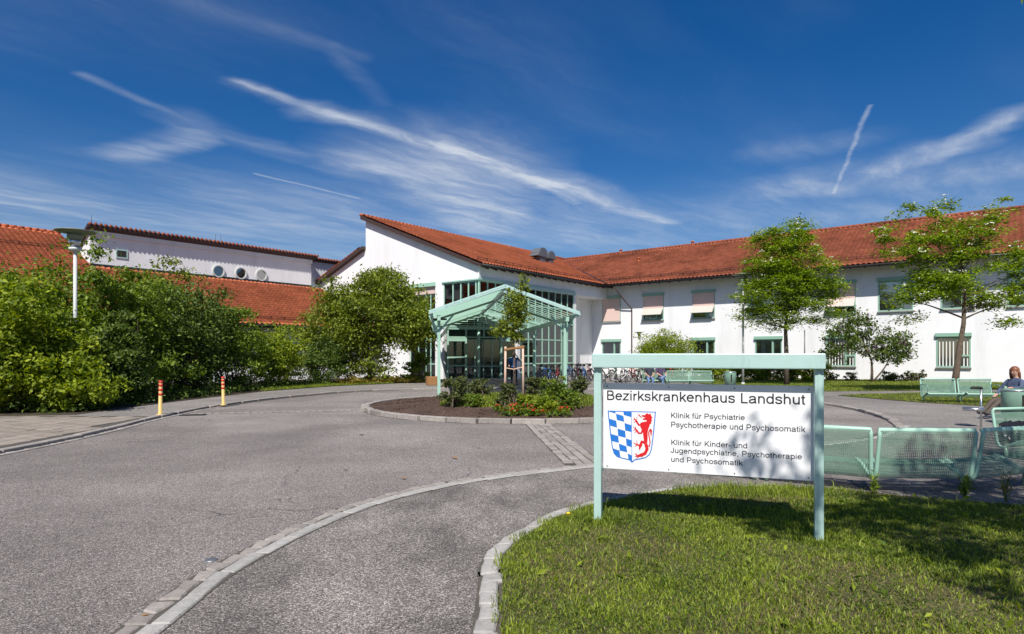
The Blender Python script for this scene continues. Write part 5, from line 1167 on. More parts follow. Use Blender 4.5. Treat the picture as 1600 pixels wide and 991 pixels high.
def seated(lean=0.0, spread=0.10, seat=0.43, foot=0.46, cross=False, hands=None):
    J = dict(pelvis=(0, 0, seat + 0.12), waist=(0, 0.06, seat + 0.30), chest=(0, 0.09 + lean*0.4, seat + 0.52), neck=(0, 0.07 + lean*0.5, seat + 0.68), head0=(0, 0.05 + lean*0.5, seat + 0.75), head1=(0, 0.03 + lean*0.5, seat + 0.845), head2=(0, 0.03 + lean*0.5, seat + 0.92))
    for s, k in (('l', -1), ('r', 1)):
        J.update({'sh'+s: (0.17*k, 0.08 + lean*0.4, seat + 0.60), 'el'+s: (0.25*k, -0.06, seat + 0.34), 'wr'+s: (0.13*k, -0.26, seat + 0.23), 'palm'+s: (0.085*k, -0.33, seat + 0.20),
                  'hip'+s: (0.10*k, -0.02, seat + 0.09), 'kn'+s: (spread*k, -0.45, seat + 0.08), 'an'+s: (spread*k, -foot, 0.09), 'toe'+s: (spread*k*1.2, -foot - 0.16, 0.035)})
    if cross: J.update(knr=(0.02, -0.42, seat + 0.22), anr=(-0.22, -0.52, seat + 0.02), toer=(-0.33, -0.60, seat + 0.07), hipr=(0.10, -0.02, seat + 0.10))
    return J
person('person in dark t-shirt and jeans sitting at the left of the distant bench', seated(0.05, 0.11, 0.33), RAD, colours('tshirt_dark', 'denim'), ('short', 'hair_dark'), (0.2, -1, -0.2), (bpx(1015, 32.05), 32.05, PZ), -0.1)
person('person in plum t-shirt and jeans sitting with crossed legs on the distant bench', seated(0.08, 0.10, 0.33, cross=True), RAD, colours('tshirt_plum', 'denim'), ('short', 'hair_dark'), (-0.2, -1, -0.1), (bpx(1033, 31.95), 31.95, PZ), 0.15)
# person in denim on the right bench, legs stretched out to the left
J = dict(pelvis=(0, 0, 0.50), waist=(0.06, 0.0, 0.66), chest=(0.13, 0.0, 0.88), neck=(0.14, 0, 1.04), head0=(0.12, 0, 1.11), head1=(0.09, 0, 1.20), head2=(0.09, 0, 1.275),
    shl=(0.12, -0.19, 0.96), ell=(-0.08, -0.36, 0.80), wrl=(-0.33, -0.36, 0.80), palml=(-0.40, -0.34, 0.80), shr=(0.12, 0.19, 0.96), elr=(0.0, 0.32, 0.72), wrr=(-0.22, 0.20, 0.60), palmr=(-0.29, 0.17, 0.58),
    hipl=(-0.03, -0.10, 0.46), knl=(-0.47, -0.12, 0.44), anl=(-0.86, -0.14, 0.13), toel=(-0.98, -0.15, 0.20), hipr=(-0.03, 0.10, 0.46), knr=(-0.45, 0.08, 0.46), anr=(-0.80, 0.06, 0.12), toer=(-0.93, 0.05, 0.18))
person('person with long auburn hair in a denim jacket sitting on the right bench', J, RAD, colours('jacket_denim_shaded', 'trousers_brown', False), ('long', 'hair_auburn'), (-1, -0.35, 0.0), (12.80, 16.0, 0.03), 0.12)  # jacket and trousers darkened in colour, standing in for missing tree shade
# person mostly outside the frame, hand on the bench back
J = dict(pelvis=(0, 0, 0.50), waist=(0.02, 0.0, 0.66), chest=(0.03, 0.02, 0.88), neck=(0.02, 0.02, 1.04), head0=(0.0, 0.0, 1.11), head1=(-0.02, 0, 1.20), head2=(-0.02, 0, 1.275),
    shl=(-0.17, 0.02, 0.96), ell=(-0.42, -0.06, 0.80), wrl=(-0.62, -0.12, 0.62), palml=(-0.69, -0.14, 0.60), shr=(0.18, 0.02, 0.96), elr=(0.26, -0.16, 0.72), wrr=(0.12, -0.36, 0.62), palmr=(0.06, -0.40, 0.60),
    hipl=(-0.10, -0.03, 0.46), knl=(-0.13, -0.46, 0.45), anl=(-0.14, -0.50, 0.08), toel=(-0.16, -0.66, 0.035), hipr=(0.10, -0.03, 0.46), knr=(0.13, -0.46, 0.45), anr=(0.14, -0.46, 0.08), toer=(0.16, -0.62, 0.035))
person('person in black sleeves at the right edge with one hand on the bench', J, RAD, colours('sleeve_black', 'trousers_navy', False), ('short', 'hair_dark'), (-0.6, -0.6, 0), (9.05, 9.95, 0.01), -0.25)
# jacket on the bench: crumpled cloth draped in folds
g = np.random.default_rng(8); nu, nv = 34, 22; V = []
for i in range(nu):
    for j in range(nv):
        u = i/(nu-1); v = j/(nv-1); x = -0.38 + 0.76*u; y = 0.10 + 0.42*v
        zb = float(np.interp(y, [0.06, 0.12, 0.2, 0.32, 0.5, 0.6], [0.62, 0.5, 0.28, 0.28, 0.36, 0.39]))
        e = math.sin(math.pi*u)**0.5*math.sin(math.pi*min(1, v*1.0+0.02))**0.5
        z = zb + 0.02 + e*(0.16 + 0.05*math.sin(17*u + 5*math.sin(7*v)) + 0.03*math.sin(23*v + 9*u) + 0.02*g.uniform(-1, 1)); V.append((x + 0.02*math.sin(9*v), y, z))
Fq = [[i*nv+j, (i+1)*nv+j, (i+1)*nv+j+1, i*nv+j+1] for i in range(nu-1) for j in range(nv-1)]
jm = mat('black_shiny_cloth', (0.014, 0.013, 0.016), 0.32, bump=0.4, bscale=30)
jk = link('jacket', np_mesh('jacket', V, Fq, True), jm); tag(jk, 'crumpled shiny black jacket lying on the right mesh bench', 'jacket'); sol = jk.modifiers.new('s', 'SOLIDIFY'); sol.thickness = 0.006
jd = Vector((-1.05, -0.25, 0)); jk.location = (8.18, 10.23, -0.02); jk.rotation_euler = (0, 0, math.atan2(jd.y, jd.x))

# ------------------------------------------------------------------ plants
def unit(g, n):
    v = g.normal(size=(n, 3)); return v / np.linalg.norm(v, axis=1)[:, None]
def leaves(g, cen, size, aspect=0.5, up=0.6, droop=0.0, outward=None, fold=0.18):
    """one leaf (two folded halves, 2 quads worth of triangles) at each centre"""
    n = len(cen); nrm = unit(g, n) + np.array([0, 0, up]); nrm /= np.linalg.norm(nrm, axis=1)[:, None]
    d = unit(g, n) + np.array([0, 0, -droop])
    if outward is not None: d = d + outward
    d -= nrm * (d * nrm).sum(1)[:, None]; d /= np.linalg.norm(d, axis=1)[:, None] + 1e-9
    s = np.cross(d, nrm); L = (size * g.uniform(0.6, 1.3, n))[:, None]; W = L * aspect
    a = cen - d*L*0.5; b = cen + d*L*0.5; c = cen + s*W*0.5 + nrm*fold*W - d*L*0.05; e = cen - s*W*0.5 + nrm*fold*W - d*L*0.05
    V = np.stack([a, c, b, e], 1).reshape(-1, 3); i = np.arange(n)*4
    Fc = np.concatenate([np.stack([i, i+1, i+2], 1), np.stack([i, i+2, i+3], 1)])
    return V, Fc
def crown_clusters(g, blobs, n, shell=0.55):
    w = np.array([b[3]*b[4]*b[5] for b in blobs]) ** 0.75; pick = g.choice(len(blobs), n, p=w/w.sum()); B = np.array(blobs)[pick]
    u = unit(g, n); r_ = (g.uniform(size=n) ** 0.45) * (1 - shell*0) ; r_ = shell + (1 - shell) * r_
    lump = 1 + 0.16*np.sin(u[:, 0]*5.1 + B[:, 0]*3) * np.cos(u[:, 1]*4.3 + B[:, 1]*2) + 0.13*np.sin(u[:, 2]*6 + u[:, 0]*4)
    return B[:, :3] + u * B[:, 3:6] * (r_ * lump)[:, None], u
def foliage(seed, blobs, n_cl, per, sig, size, aspect=0.5, up=0.6, droop=0.1, flat=0.6, shell=0.5, zmin=0.05):
    g = np.random.default_rng(seed); cc, u = crown_clusters(g, blobs, n_cl, shell)
    k = np.repeat(np.arange(n_cl), g.poisson(per, n_cl).clip(3))
    sg_ = sig * g.uniform(0.6, 1.4, n_cl)[k][:, None]
    cen = cc[k] + g.normal(size=(len(k), 3)) * sg_ * np.array([1, 1, flat]); keep = cen[:, 2] > zmin
    cen = cen[keep]; V, Fc = leaves(g, cen, size, aspect, up, droop, u[k][keep]*0.7); return V, Fc, cc
def limb(m, a, b, r0, r1, g, sag=0.12, n=6, sides=6):
    a = np.array(a, float); b = np.array(b, float); L = np.linalg.norm(b - a); pts = []
    o = g.normal(size=3) * L * sag * 0.5
    for i in range(n): t = i/(n-1); pts.append(tuple(a + (b-a)*t + o*math.sin(math.pi*t) + np.array([0, 0, L*sag*math.sin(math.pi*t)*0.6])))
    m.tube(pts, [r0 + (r1-r0)*(i/(n-1)) for i in range(n)], sides); return pts
def plant(name, label, cat, loc, blobs, lmat, seed, n_cl, per, sig, size, trunk=None, stems=6, aspect=0.5, flat=0.6, up=0.6, shell=0.5, droop=0.1, group=None, rs=0.035, limbs=None, zmin=0.05):
    t = thing(name, label, cat, loc, 0, group); V, Fc, cc = foliage(seed, blobs, n_cl, per, sig, size, aspect, up, droop, flat, shell, zmin)
    link('crown', np_mesh('crown', V, Fc), lmat, t); g = np.random.default_rng(seed + 1); m = MB()
    if trunk:
        pts, r0, r1 = trunk; n = len(pts); m.tube(pts, [r0 + (r1-r0)*i/(n-1) for i in range(n)], 10)
        ctr = pts
        pick = g.choice(len(cc), min(limbs or stems, len(cc)), replace=False)
        for i in pick:
            q = cc[i]; z = q[2]; k = max(0.35, min(0.92, 0.25 + 0.6*(z - pts[0][2]) / max(0.1, pts[-1][2] - pts[0][2]))) * (n-1); j = int(k)
            j = min(j, n-2); b = Vector(pts[j]).lerp(Vector(pts[j+1]), k - j); r_ = (r0 + (r1-r0)*k/(n-1)) * 0.5
            limb(m, b, q, r_, 0.006, g, 0.10)
    else:
        for i in g.choice(len(cc), min(stems, len(cc)), replace=False):
            q = cc[i]; limb(m, (q[0]*0.25 + g.normal()*0.12, q[1]*0.25 + g.normal()*0.12, -0.05), q, rs, 0.006, g, 0.10)
    m.build('trunk' if trunk else 'stems', bark, t); return t, cc
def sprays(g, blobs, n, h):
    for k in range(n):
        a = g.uniform(0, 2*math.pi); b = blobs[int(g.integers(len(blobs)))]; el = g.uniform(0.1, 1.3); rr = g.uniform(0.95, 1.25)
        s = g.uniform(0.12, 0.28); blobs.append((b[0] + b[3]*rr*math.cos(a)*math.cos(el), b[1] + b[4]*rr*math.sin(a)*math.cos(el), b[2] + b[5]*rr*math.sin(el), s, s, s*1.6))
def bush(label, x, y, r_, h, lmat, seed, n_cl=170, per=70, size=0.15, ry=None, aspect=0.5, name='bush', grp='shrubs along the left pavement', cat='bush'):
    g = np.random.default_rng(seed); blobs = []
    for k in range(7):
        a = g.uniform(0, 2*math.pi); q = g.uniform(0.1, 0.55)*r_; hz = g.uniform(0.35, 0.72)*h; rr = g.uniform(0.45, 0.68)*r_
        blobs.append((q*math.cos(a), q*math.sin(a)*(ry or 1), hz, rr, rr*(ry or 1), min(h - hz, hz*0.9 + 0.1)))
    blobs.append((0, 0, h*0.36, r_*0.9, r_*0.9*(ry or 1), h*0.36)); blobs.append((0.1*r_, 0, h*0.68, r_*0.6, r_*0.6, h*0.32))
    if r_ > 1.2: sprays(g, blobs, 16, h)
    return plant(name, label, cat, (x, y, PZ), blobs, lmat, seed, int(n_cl*0.9), per, 0.195*min(1.4, r_/1.8), size, None, 18, aspect=aspect, group=grp)
bush('broad green bush at the far left edge of the photo', -17.2, 17.3, 2.3, 4.3, leaf_mid, 101, 220, 75, 0.16)
bush('bright green dogwood-like bush at the left edge beside the slabs', -14.2, 17.8, 1.9, 3.7, leaf_bright, 102, 250, 95, 0.15)
bush('tall green bush behind the left lamp post', -16.4, 21.2, 2.5, 5.0, leaf_mid, 103, 230, 75, 0.16)
bush('low bright green bush in front of the left lamp post', -12.7, 18.25, 1.3, 2.0, leaf_bright, 104, 150, 85, 0.155)
bush('large green bush right of the left lamp post', -13.7, 22.3, 2.2, 4.7, leaf_mid, 105, 250, 85, 0.155)
bush('dark bush behind the first bollard', -12.9, 20.2, 1.3, 2.6, leaf_dark, 106, 130, 75, 0.15)
bush('large dark bush behind the second bollard', -13.6, 25.6, 2.2, 4.5, leaf_dark, 107, 250, 85, 0.155)
bush('arching green bush reaching up against the low red roof', -15.0, 26.6, 2.1, 5.4, leaf_olive, 108, 180, 65, 0.15)
bush('dull green bush right of the second bollard', -12.7, 28.6, 1.9, 3.8, leaf_mid, 109, 180, 70, 0.15)
bush('bright green bush below the low red roof', -11.9, 30.9, 1.7, 3.0, leaf_bright, 110, 170, 70, 0.15)
bush('dark bush at the left foot of the big shrub tree', -10.4, 34.0, 1.6, 2.6, leaf_dark, 111, 150, 70, 0.13)
bush('small leafy bush right of the big shrub tree by the glazing', -5.6, 36.4, 0.85, 1.9, leaf_mid, 112, 80, 60, 0.12)
# the big shrub tree before the gable
g = np.random.default_rng(7)
tb = [(-1.9, 0, 2.9, 1.7, 1.6, 1.6), (0.2, 0, 3.6, 2.1, 1.8, 1.8), (2.0, 0, 3.5, 1.7, 1.6, 1.5), (-0.7, 0.2, 4.7, 1.6, 1.5, 1.3), (0.9, 0, 5.2, 1.4, 1.3, 1.3), (3.0, -0.1, 3.9, 0.9, 0.9, 0.9), (-2.9, 0, 1.9, 1.1, 1.2, 1.3), (-1.2, 0, 1.6, 1.4, 1.2, 1.2), (1.6, 0.2, 4.3, 1.5, 1.3, 1.1), (0.5, 0.1, 6.0, 0.75, 0.7, 0.65), (-2.2, 0.2, 4.7, 0.9, 0.8, 0.8), (2.9, 0, 2.7, 0.8, 0.8, 0.7), (0.2, 0, 1.3, 1.2, 1.0, 1.0)]
plant('shrub_tree', 'big spreading green shrub tree in front of the white gable wall', 'tree', (-8.1, 35.2, PZ), tb, leaf_olive, 120, 600, 80, 0.28, 0.185, ([(0, 0, -0.1), (0.1, 0, 0.9), (-0.05, 0, 2.0), (0.1, 0, 3.2), (0.3, 0, 4.6)], 0.13, 0.03), limbs=40)
# ground cover under it
def mat_of_leaves(name, label, poly, z, h, n, lmat, seed, size=0.09, cat='ground cover', up=0.8):
    g = np.random.default_rng(seed); P_ = np.array(poly); x0, y0 = P_.min(0); x1, y1 = P_.max(0); pts = []
    def inside(x, y):
        c = False; j = len(poly)-1
        for i in range(len(poly)):
            xi, yi = poly[i]; xj, yj = poly[j]
            if (yi > y) != (yj > y) and x < (xj-xi)*(y-yi)/(yj-yi) + xi: c = not c
            j = i
        return c
    while len(pts) < n:
        x, y = g.uniform(x0, x1), g.uniform(y0, y1)
        if inside(x, y): pts.append((x, y, z + h*(0.55 + 0.45*math.sin(x*4.1)*math.cos(y*3.3))*g.uniform(0.15, 1.0)))
    V, Fc = leaves(g, np.array(pts), size, 0.55, up); o = link(name, np_mesh(name, V, Fc), lmat); return tag(o, label, cat, kind='stuff')
mat_of_leaves('ground_cover', 'golden and reddish low ground cover along the left verge', [(-9.6, 33.6), (-8.6, 33.0), (-6.7, 35.2), (-4.9, 36.0), (-4.8, 37.2), (-7.4, 37.0)], PZ, 0.5, 6500, leaf_gold, 131, 0.12)
mat_of_leaves('undergrowth', 'dark green undergrowth at the foot of the left shrubs', [(-15, 16.4), (-11.9, 17.1), (-11.8, 21), (-11.2, 27.6), (-10.6, 31), (-9.3, 33.2), (-11, 35), (-14, 30), (-15, 22), (-22, 18)], PZ, 0.55, 9000, leaf_dark, 132, 0.13)

# rowans with white blossom
def rowan(label, loc, blobs, trunk, seed, n_cl, per, limbs, bl=110, sig=0.25, size=0.18):
    t, cc = plant('rowan_tree', label, 'tree', loc, blobs, leaf_rowan, seed, n_cl, per, sig, size, trunk, aspect=0.36, flat=0.42, up=1.5, droop=0.15, shell=0.35, limbs=limbs, group='flowering rowan trees')
    g = np.random.default_rng(seed + 5); top = cc[g.choice(len(cc), bl)]; V = []; Fc = []; n = 0
    for c in top:
        c = c + g.normal(size=3)*0.12 + (0, 0, 0.12)
        for k in range(5):
            q = c + g.normal(size=3)*np.array([0.055, 0.055, 0.018]); s = g.uniform(0.025, 0.05)
            oct_ = np.array([(1,0,0),(-1,0,0),(0,1,0),(0,-1,0),(0,0,.6),(0,0,-.6)])*s + q; V.append(oct_); Fc.append(np.array([(0,2,4),(2,1,4),(1,3,4),(3,0,4),(2,0,5),(1,2,5),(3,1,5),(0,3,5)]) + n); n += 6
    o = link('blossom', np_mesh('blossom', np.vstack(V), np.vstack(Fc)), petal_white, t); return t
Y1 = 33.0; s1 = Y1 / F
rb1 = [(-0.7, 0, 6.4, 1.5, 1.4, 1.5), (0.6, 0, 6.6, 1.5, 1.4, 1.5), (0.1, 0, 7.7, 1.1, 1.1, 0.95), (0.9, 0, 8.1, 0.7, 0.7, 0.6), (-1.1, 0, 4.7, 1.4, 1.3, 1.1), (1.3, 0, 4.8, 1.4, 1.3, 1.0), (0, 0, 5.4, 1.8, 1.5, 1.4), (-1.9, 0, 3.6, 0.7, 0.8, 0.55), (1.9, 0, 3.7, 0.9, 0.8, 0.6), (-0.4, 0, 3.7, 1.2, 1.0, 0.7), (2.2, 0, 5.2, 0.7, 0.7, 0.6), (-1.2, 0, 7.8, 0.5, 0.5, 0.4)]
rowan('dense flowering rowan tree beside the white lamp post', (bpx(1229, Y1), Y1, PZ), rb1, ([(0, 0, -0.1), (0.0, 0, 1.4), (-0.05, 0, 2.8), (0.05, 0, 5.0), (0.1, 0, 7.4)], 0.15, 0.03), 140, 430, 84, 28, 270)
Y2 = 26.0
rb2 = [(-2.9, 0, 6.6, 0.55, 0.6, 0.4), (-2.2, 0, 5.7, 1.0, 0.9, 0.45), (-1.2, 0, 6.2, 1.0, 0.9, 0.8), (-0.5, 0, 7.4, 0.55, 0.55, 0.65), (0.4, 0, 6.4, 1.0, 0.9, 0.9), (1.3, 0, 6.7, 0.9, 0.8, 0.7), (1.9, 0, 7.6, 0.35, 0.4, 0.5), (2.2, 0, 5.6, 0.9, 0.8, 0.6), (0.2, 0, 5.0, 1.6, 1.3, 0.9), (-1.8, 0, 4.0, 1.2, 1.0, 0.5), (-0.8, 0, 4.4, 1.2, 1.0, 0.6), (1.9, 0, 3.9, 1.3, 1.0, 0.5), (3.0, 0, 4.6, 0.9, 0.9, 0.5), (-1.4, 0, 3.1, 0.6, 0.6, 0.35), (1.6, 0, 3.0, 0.8, 0.7, 0.3), (-2.0, 0, 7.6, 0.35, 0.35, 0.35)]
rowan('loose open flowering rowan tree with leaning trunk at the right', (bpx(1490, Y2), Y2, PZ + 0.02), rb2, ([(0, 0, -0.1), (0.12, 0, 0.9), (0.25, 0, 1.9), (0.42, 0, 2.9), (0.45, 0, 4.4), (0.3, 0, 6.0)], 0.155, 0.04), 150, 270, 72, 30, 200, 0.23)
# lilac
Y3 = 36.6
lb1 = [(-1.9, 0, 2.4, 0.9, 0.7, 0.9), (-0.9, 0, 3.5, 0.9, 0.7, 0.8), (-0.2, 0, 2.3, 0.9, 0.7, 0.9), (1.5, 0, 2.4, 0.8, 0.7, 0.9), (1.0, 0, 1.5, 1.0, 0.6, 0.5), (-1.2, 0, 2.8, 1.0, 0.7, 0.9), (1.9, 0, 2.0, 0.6, 0.6, 0.6), (-2.4, 0, 1.7, 0.5, 0.5, 0.5)]
t, cc = plant('lilac_bush', 'purple flowering lilac shrub against the white wall', 'bush', (bpx(1362, Y3), Y3, PZ + 0.02), lb1, leaf_dark, 160, 150, 44, 0.2, 0.17, ([(0, 0, -0.1), (0.02, 0, 0.6), (0.0, 0, 1.2), (-0.4, 0, 2.2)], 0.09, 0.04), limbs=16, shell=0.3)
m = MB(); limb(m, (0.05, 0, 0), (1.0, 0, 1.3), 0.06, 0.03, np.random.default_rng(3), 0.05); m.build('side_stem', bark, t)
g = np.random.default_rng(161); top = cc[g.choice(len(cc), 60)]; pc = (top[:, None, :] + np.array([0, 0, 0.12]) + g.normal(size=(60, 45, 3))*np.array([.06, .06, .11])).reshape(-1, 3); V, Fc = leaves(g, pc, 0.05, 0.9, 0.2); link('blossom', np_mesh('blossom', V, Fc), petal_lilac, t)
bush('rounded yellow-green bush seen above the sign beam', bpx(1040, 42), 42, 2.45, 3.05, leaf_bright, 170, 260, 70, 0.13, 0.6, grp='garden shrubs')
for k, (px, Y) in enumerate(((1110, 40.5), (1150, 39.8), (1192, 39.2), (1232, 38.6), (1268, 38.0))):
    bush(('leafy hedge bush at the left end under the sign beam', 'leafy hedge bush behind the mint litter bin', 'leafy hedge bush behind the white lamp post foot', 'leafy hedge bush behind the dense rowan trunk', 'leafy hedge bush beside the right sign post top')[k], bpx(px, Y), Y, 1.15, 1.35, leaf_bright, 180 + k, 110, 60, 0.13, 0.7, name='hedge_bush', grp='hedge bushes by the wall')
for k, px in enumerate((1300, 1330, 1385, 1400, 1420, 1436)):
    Y = 38.6 - k*0.25; bush(('low plant at the wall under the barred window', 'low plant left of the lilac stem', 'low flowering plant right of the lilac stem', 'second low plant right of the lilac', 'third low plant right of the lilac', 'low plant at the wall behind the far bench end')[k], bpx(px, Y), Y, 0.5, 0.5 + 0.1*(k % 3), leaf_shrub, 190 + k, 26, 30, 0.1, 0.6, name='border_plant', grp='low plants along the wall', cat='plant')
# young staked tree on the island
tz = island_z(0.06, 19.9); t = thing('young_tree', 'slender young tree tied between stakes on the island', 'tree', (0.06, 19.9, tz)); t.scale = (0.9, 0.9, 0.9)
yb = [(-0.1, 0, 2.6, 0.42, 0.4, 0.5), (0.12, 0, 3.05, 0.42, 0.4, 0.5), (-0.45, 0, 2.35, 0.25, 0.25, 0.2), (0.05, 0, 3.5, 0.3, 0.28, 0.4), (0.36, 0, 4.0, 0.12, 0.12, 0.35), (0.05, 0, 2.15, 0.22, 0.22, 0.25)]
V, Fc, cc = foliage(200, yb, 130, 22, 0.10, 0.125, 0.5, 0.6, 0.1, 0.8, 0.2); link('crown', np_mesh('crown', V, Fc), leaf_olive, t)
m = MB(); m.tube([(0, 0, -0.1), (0.02, 0, 1.0), (0.0, 0, 1.9), (0.06, 0, 2.9), (0.3, 0, 3.9)], [0.035, 0.03, 0.026, 0.018, 0.006], 8); g = np.random.default_rng(2)
for i in range(14): limb(m, (0.0, 0, 1.7 + i*0.1), cc[i], 0.01, 0.003, g, 0.05, 4, 5)
m.build('trunk', bark, t)
st = thing('tree_stakes', 'pale wooden stakes with brown crossbar round the young tree', 'stakes', (0.06, 19.9, tz))
for x, y in ((-0.28, -0.22), (0.30, -0.18), (0.02, 0.32)): m = MB(); m.tube([(x, y, -0.15), (x*0.95, y*0.95, 1.62 + (0.03 if x > 0.2 else 0))], 0.037, 10); m.build('stake', stake_wood, st)
m = MB(); m.bar((-0.30, -0.24, 1.53), (0.33, -0.20, 1.63), 0.05, 0.06); m.build('crossbar', stake_brown, st); m = MB(); m.bar((0.31, -0.16, 1.57), (0.03, 0.33, 1.57), 0.04, 0.05); m.bar((-0.28, -0.2, 1.55), (0.0, 0.33, 1.55), 0.04, 0.05); m.build('crossbar', stake_brown, st)
m = MB(); m.tube([(-0.27, -0.2, 0.95), (0, -0.1, 0.9), (0.29, -0.17, 0.98)], 0.02, 6); m.build('tie_rope', stake_wood, st)
for k, (px, py, r_, h, lm, lab) in enumerate(((708, 633, 0.46, 0.85, leaf_shrub, 'leafy rose bush at the left pergola post on the island'), (752, 623, 0.45, 0.6, leaf_shrub, 'low rose bush left of the young tree'), (794, 637, 0.33, 0.72, leaf_shrub, 'rose bush right in front of the young tree'),
        (835, 624, 0.38, 0.7, leaf_shrub, 'rose bush right of the tree stakes'), (868, 632, 0.45, 0.75, leaf_mid, 'green bush left of the right front pergola post'), (903, 624, 0.42, 0.7, leaf_shrub, 'rose bush at the right front pergola post'), (852, 640, 0.36, 0.4, leaf_bright, 'low light green plant behind the red flowers'),
        (740, 634, 0.34, 0.35, leaf_mid, 'low green plant right of the left rose bush'), (893, 637, 0.36, 0.5, leaf_mid, 'spiky green plant below the right pergola post'), (822, 637, 0.3, 0.35, leaf_bright, 'low light green plant right of the front rose bush'))):
    x, y = G(px, py, 0.24)[:2]
    bush(lab, x, y, r_, h, lm, 210 + k, 60, 40, 0.075, None, 0.6, 'rose_bush', 'rose bushes on the island', 'bush')[0].location.z = island_z(x, y) - 0.02
# red bedding flowers: individual plants in a strip
g = np.random.default_rng(77); flp = []
fa = MB()
V1, F1 = leaves(g, g.normal(size=(40, 3))*np.array([.08, .08, .035]) + (0, 0, 0.085), 0.075, 0.7, 0.8); fl_leaf = np_mesh('foliage', V1, F1); fl_leaf.materials.append(leaf_mid)
V2, F2 = leaves(g, g.normal(size=(9, 3))*np.array([.06, .06, .018]) + (0, 0, 0.14), 0.05, 0.95, 1.2); fl_pet = np_mesh('petals', V2, F2); fl_pet.materials.append(petal_red)
for k in range(84):
    u = g.uniform(); px = 776 + 112*u; py = 645.0 + g.uniform(-6.0, 4.5); p = G(px, py, 0.15); z = island_z(p.x, p.y)
    if math.hypot(p.x - IC.x, p.y - IC.y) > 4.55: continue
    t = thing('red_flower', 'small red bedding flower in the strip at the front of the island', 'flower', (p.x, p.y, z), g.uniform(0, 6.28), 'red bedding flowers on the island'); s = g.uniform(0.75, 1.2); t.scale = (s, s, s)
    link('foliage', fl_leaf, None, t); link('petals', fl_pet, None, t)
# ------------------------------------------------------------------ grass
def inside_poly(P_, x, y):
    c = np.zeros(len(x), bool); j = len(P_) - 1
    for i in range(len(P_)):
        xi, yi = P_[i]; xj, yj = P_[j]
        cond = ((yi > y) != (yj > y)) & (x < (xj - xi)*(y - yi)/((yj - yi) if yj != yi else 1e-9) + xi); c ^= cond; j = i
    return c
def grass(name, label, poly, z, n, h, w, seed, mt, region=None, dens=None, zf=None, tuft=0.0, cat='grass'):
    g = np.random.default_rng(seed); P_ = [tuple(p[:2]) for p in poly]; A = np.array(P_); x0, y0 = A.min(0); x1, y1 = A.max(0)
    if region: x0, x1, y0, y1 = region
    X = g.uniform(x0, x1, n*3); Y = g.uniform(y0, y1, n*3); k = inside_poly(P_, X, Y)
    if dens is not None: k &= g.uniform(size=len(X)) < dens(X, Y)
    X, Y = X[k][:n], Y[k][:n]; n = len(X)
    clump = 0.55 + 0.45*np.sin(X*2.3 + 1.7*np.sin(Y*1.9))*np.sin(Y*2.9 + 1.3*np.sin(X*2.1)) + tuft*np.clip(np.sin(X*7.1 + 2*np.sin(Y*5))*np.sin(Y*6.3 + np.cos(X*4)), 0, 1)
    H = h*g.uniform(0.45, 1.25, n)*(0.6 + 0.6*clump); az = g.uniform(0, 2*math.pi, n); ln = g.uniform(0.15, 0.95, n)*H
    d = np.stack([np.cos(az), np.sin(az), np.zeros(n)], 1); az2 = g.uniform(0, 2*math.pi, n); s = np.stack([np.cos(az2), np.sin(az2), np.zeros(n)], 1)*(w*g.uniform(0.6, 1.4, n))[:, None]*0.5
    Z = np.full(n, z) if zf is None else np.array([zf(a, b) for a, b in zip(X, Y)])
    b = np.stack([X, Y, Z - 0.005], 1); mid = b + d*(ln*0.35)[:, None] + np.array([0, 0, 1])*(H*0.6)[:, None]; tip = b + d*ln[:, None] + np.array([0, 0, 1])*(H*np.sqrt(np.clip(1 - (ln/np.maximum(H, 1e-6))**2*0.55, .1, 1)))[:, None]
    V = np.stack([b - s, b + s, mid + s*0.75, mid - s*0.75, tip], 1).reshape(-1, 3); i = np.arange(n)*5
    Fc = np.concatenate([np.stack([i, i+1, i+2], 1), np.stack([i, i+2, i+3], 1), np.stack([i+3, i+2, i+4], 1)])
    o = link(name, np_mesh(name, V, Fc), mt); return tag(o, label, cat, kind='stuff')
bare = lambda X, Y: np.clip(0.5 + 0.9*np.sin(X*1.7 + 0.6 + 0.8*np.sin(Y*2.3))*np.sin(Y*2.1 + 1.4*np.sin(X*1.3 + 2.0)), 0.0, 1.0)
near = lambda X, Y: np.clip(9.0/np.maximum(Y, 2.0)**1.25, 0.2, 1.0)*np.where(X > 0.95*Y + 0.5, 0.25, 1)
grass('lawn_grass', 'short green grass of the front lawn round the sign', lawn_poly, 0.045, 100000, 0.035, 0.0080, 301, grass_mat, (-0.3, 8.5, 2.6, 7.8), lambda X, Y: near(X, Y)*(0.25 + 0.75*bare(X, Y)), tuft=0.9)
grass('lawn_clover', 'darker low leaves between the grass of the front lawn', lawn_poly, 0.045, 45000, 0.030, 0.013, 308, leaf_dark, (-0.3, 8.5, 2.6, 7.8), lambda X, Y: near(X, Y)*(0.2 + 0.8*np.clip(np.sin(X*4.4)*np.sin(Y*3.7 + X), 0, 1)), cat='clover')
grass('dry_grass', 'dry straw blades scattered through the front lawn', lawn_poly, 0.045, 52000, 0.024, 0.006, 302, straw, (-0.2, 7.5, 2.6, 7.6), lambda X, Y: near(X, Y)*np.clip(1.05 - bare(X, Y)*1.3, 0.06, 1))
grass('kerb_grass', 'longer grass along the lawn kerb and the sign posts', lawn_poly, 0.045, 16000, 0.095, 0.007, 303, grass_mat, (-0.2, 5.5, 2.6, 7.8), lambda X, Y: np.where((np.hypot(X - sa.x, Y - sa.y) < 0.22) | (np.hypot(X - sb_.x, Y - sb_.y) < 0.25) | ((X > 1.9) & (X < 3.7) & (Y > 7.0)), 1.0, 0.05))
edge_poly = [(p.x - 0.02, p.y + 0.03) for p in Lk] + [(p.x + 0.16, p.y - 0.12) for p in Lk][::-1]
